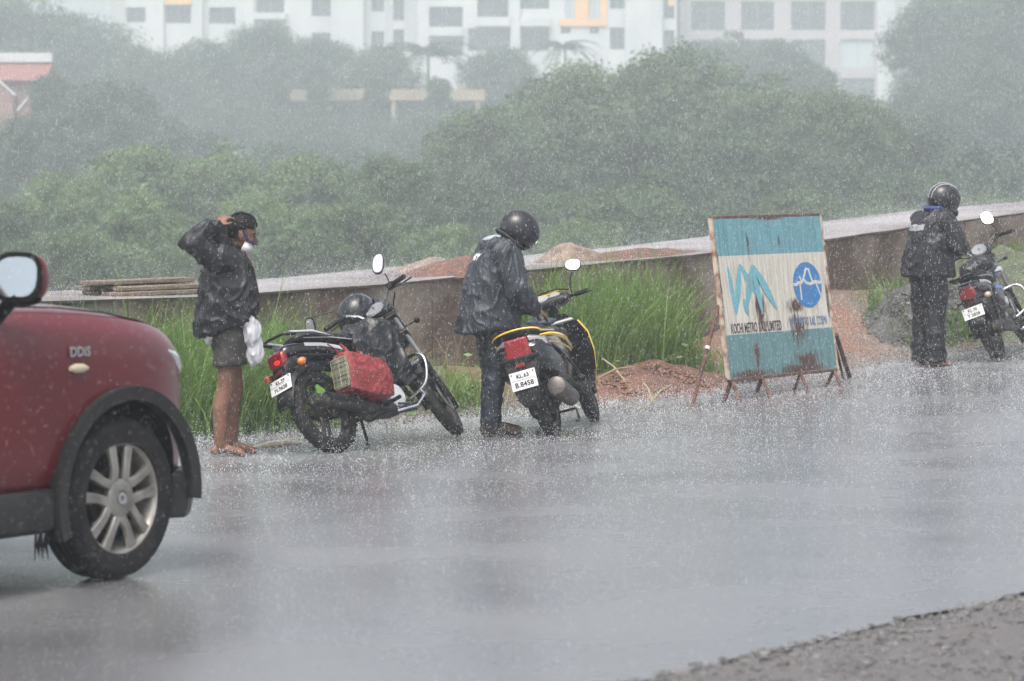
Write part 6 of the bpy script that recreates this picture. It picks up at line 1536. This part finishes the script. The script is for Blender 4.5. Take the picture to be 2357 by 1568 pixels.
# wheels
def car_wheel(x_, sg):
    M = T((x_, sg * .80, WR)) @ R(math.pi / 2 * sg * -1, 'X')        # local z points outwards
    pr = [(.235, -.10), (.30, -.115), (.338, -.105), (WR, -.085), (WR, .045), (.342, .068), (.325, .080), (.29, .084), (.245, .076), (.236, .06)]
    ty = MB(M).lathe(pr, seg=48, closed=True).build('wheel', rubber, car)
    gv = MB(M)
    for h in (-.05, -.02, .012): gv.lathe([(WR - .006, h - .004), (WR + .0015, h - .004), (WR + .0015, h + .004), (WR - .006, h + .004)], seg=48, closed=True)
    gv.build('tread_rib', rubber, ty)
    MB(M).lathe([(.20, -.06), (.226, .05), (.238, .066), (.246, .070), (.240, .058), (.225, .03), (.215, -.06)], seg=40, closed=True).build('rim', spokem, ty)
    MB(M).lathe([(0, -.03), (.21, -.03), (.21, -.05), (0, -.05)], seg=30, cap=False).build('brake_shadow_plate', liner, ty)
    MB(M).lathe([(.0, .0), (.14, .0), (.14, .012), (.0, .012)], seg=30, cap=False).build('brake_disc', dirtmetal, ty)
    for k in range(5):
        a = 2 * math.pi * k / 5 + .30
        for da in (-.19, .19):
            mb = MB(M @ R(a, 'Z'))
            mb.loft([[(x2, y2 - w2, z2 - .02), (x2, y2 + w2, z2 - .02), (x2, y2 + w2 * .8, z2), (x2, y2 - w2 * .8, z2)] for x2, y2, w2, z2 in ((.05, .036 * (1 if da > 0 else -1), .028, .058), (.13, .038 * (1 if da > 0 else -1), .023, .066), (.230, .056 * (1 if da > 0 else -1), .030, .060))])
            mb.build('spoke', spokem, ty, bevel=.004)
    hb_ = MB(M).lathe([(.085, .03), (.085, .058), (.07, .066), (.034, .068), (.030, .062), (0, .062)], seg=30).build('hub_cap', spokem, ty)
    MB(M).lathe([(.014, .062), (.026, .062), (.026, .070), (.014, .070)], seg=24, closed=True).build('emblem', chrome, hb_)
for x_ in (FX, -1.25):
    for sg in (-1, 1): car_wheel(x_, sg)
for k in range(7): MB().tube([(.80 - .012 * k, -.84 - .006 * (k % 3), .24), (.79 - .012 * k, -.845, .19), (.80 - .014 * k + .01 * (k % 2), -.845, .13 + .012 * (k % 3))], [.006, .005, .002], 5).build('mud_strand', rubber, car)
# ================================================================ rain, splashes, haze
dropm = bpy.data.materials.new('rain_drop'); dropm.use_nodes = True; nt = dropm.node_tree; nt.nodes.clear()
o_ = nt.nodes.new('ShaderNodeOutputMaterial'); d_ = nt.nodes.new('ShaderNodeBsdfDiffuse'); d_.inputs[0].default_value = (.88, .90, .92, 1)
t_ = nt.nodes.new('ShaderNodeBsdfTranslucent'); t_.inputs[0].default_value = (.88, .90, .92, 1); mx = nt.nodes.new('ShaderNodeMixShader'); mx.inputs[0].default_value = .5
nt.links.new(d_.outputs[0], mx.inputs[1]); nt.links.new(t_.outputs[0], mx.inputs[2]); nt.links.new(mx.outputs[0], o_.inputs[0])
def drops(P, w, l, slant):
    """elongated drops: slim tetrahedra"""
    n = len(P); ax = np.array([slant[0], slant[1], 1.0]); ax = ax / np.linalg.norm(ax) + RNG.normal(size=(n, 3)) * .05
    a = RNG.uniform(0, 6.28, n); V = np.empty((n, 4, 3), np.float32)
    V[:, 0] = P + ax * l[:, None]
    for k in range(3):
        V[:, 1 + k, 0] = P[:, 0] + np.cos(a + k * 2.094) * w; V[:, 1 + k, 1] = P[:, 1] + np.sin(a + k * 2.094) * w; V[:, 1 + k, 2] = P[:, 2] - l * .6
    f = np.array([[0, 1, 2], [0, 2, 3], [0, 3, 1], [1, 3, 2]])
    return V.reshape(-1, 3), (np.arange(n)[:, None, None] * 4 + f[None]).reshape(-1, 3)
N1 = 420000
dd = (RNG.uniform(8.0 ** 1.6, 48 ** 1.6, N1)) ** (1 / 1.6)
X_ = RNG.uniform(-.27, .27, N1) * dd; Z_ = CAMZ + RNG.uniform(-.20, .125, N1) * dd
P = np.stack([X_, dd, Z_], 1)
tt_ = (X_ - O.x) * U.x + (dd - O.y) * U.y; gz = np.where(tt_ > 7.3, .2185 + .06 * (tt_ - 7.3), np.where(tt_ > 0, .0041 * tt_ ** 2, 0))
P = P[P[:, 2] > gz + .02]; n = len(P)
sz = RNG.uniform(.5, 1.25, n)
far_ = np.clip(P[:, 1] / 19.0, .5, 1.15); ln = (.0028 + .009 * RNG.uniform(0, 1, n) ** 2.4) * far_
V, Fc = drops(P, .00135 * sz * far_, ln, (.14, 0))
tag(link('rain', np_mesh('rain', V, Fc), dropm), 'heavy falling rain drops all over the scene', 'rain', kind='stuff')
# splashes: small droplets thrown up from the road, the deck and the verge
def splash(t0, t1, n0, n1, clumps, per, zf, hs, sz0):
    ct = RNG.uniform(t0, t1, clumps); cn = RNG.uniform(n0, n1, clumps)
    if n1 == 1: cn = ROAD_FAR + (ROAD_NEAR - .4 - ROAD_FAR) * cn ** 1.5
    t = np.repeat(ct, per) + RNG.normal(size=clumps * per) * .012; nn = np.repeat(cn, per) + RNG.normal(size=clumps * per) * .012
    h = np.repeat(RNG.uniform(.3, 1, clumps), per) * RNG.exponential(hs, clumps * per)
    z = np.array([(road_z if n1 == 1 else zf)(a, b) for a, b in zip(t, nn)]) + h
    x = O.x + t * U.x + nn * NV.x; y = O.y + t * U.y + nn * NV.y
    return np.stack([x, y, z], 1)
S1 = splash(-9, 15, 0, 1, 40000, 5, lambda a, b: 0.0, .065, 1)
S2 = splash(-8, 20, WN - DECK_W, WN, 9000, 5, dz, .12, 1)
S3 = splash(-4, 14, -2.6, ROAD_FAR, 3500, 5, lambda a, b: G(*xy(a, b)), .03, 1)
P = np.concatenate([S1, S2, S3]); sz = RNG.uniform(.4, 1.3, len(P)); sz[len(S1):] *= 1.5
q_ = (S1[:, 0] - O.x) * NV.x + (S1[:, 1] - O.y) * NV.y; sz[:len(S1)] *= np.clip(1.95 - .17 * (q_ + 1.25), .65, 1.95)
V, Fc = drops(P, .0015 * sz, .0022 * sz, (0, 0))
tag(link('rain_splashes', np_mesh('rain_splashes', V, Fc), dropm), 'small splashes jumping from the wet road and deck', 'splash', kind='stuff')
# haze
hm = bpy.data.materials.new('haze'); hm.use_nodes = True; nt = hm.node_tree; nt.nodes.clear()
o_ = nt.nodes.new('ShaderNodeOutputMaterial'); pv_ = nt.nodes.new('ShaderNodeVolumePrincipled')
pv_.inputs['Color'].default_value = (.86, .93, .97, 1); pv_.inputs['Density'].default_value = HAZE; pv_.inputs['Anisotropy'].default_value = 0.0
nt.links.new(pv_.outputs[0], o_.inputs['Volume'])
hz = MB().box((0, 0, 0), (1200, 1200, 50)).build('haze', hm, smooth=0, M=T((0, 0, 50 / 2 - 4)))
tag(hz, kind='stuff'); hz['label'] = 'pale rain haze filling the air'; hz['category'] = 'haze'
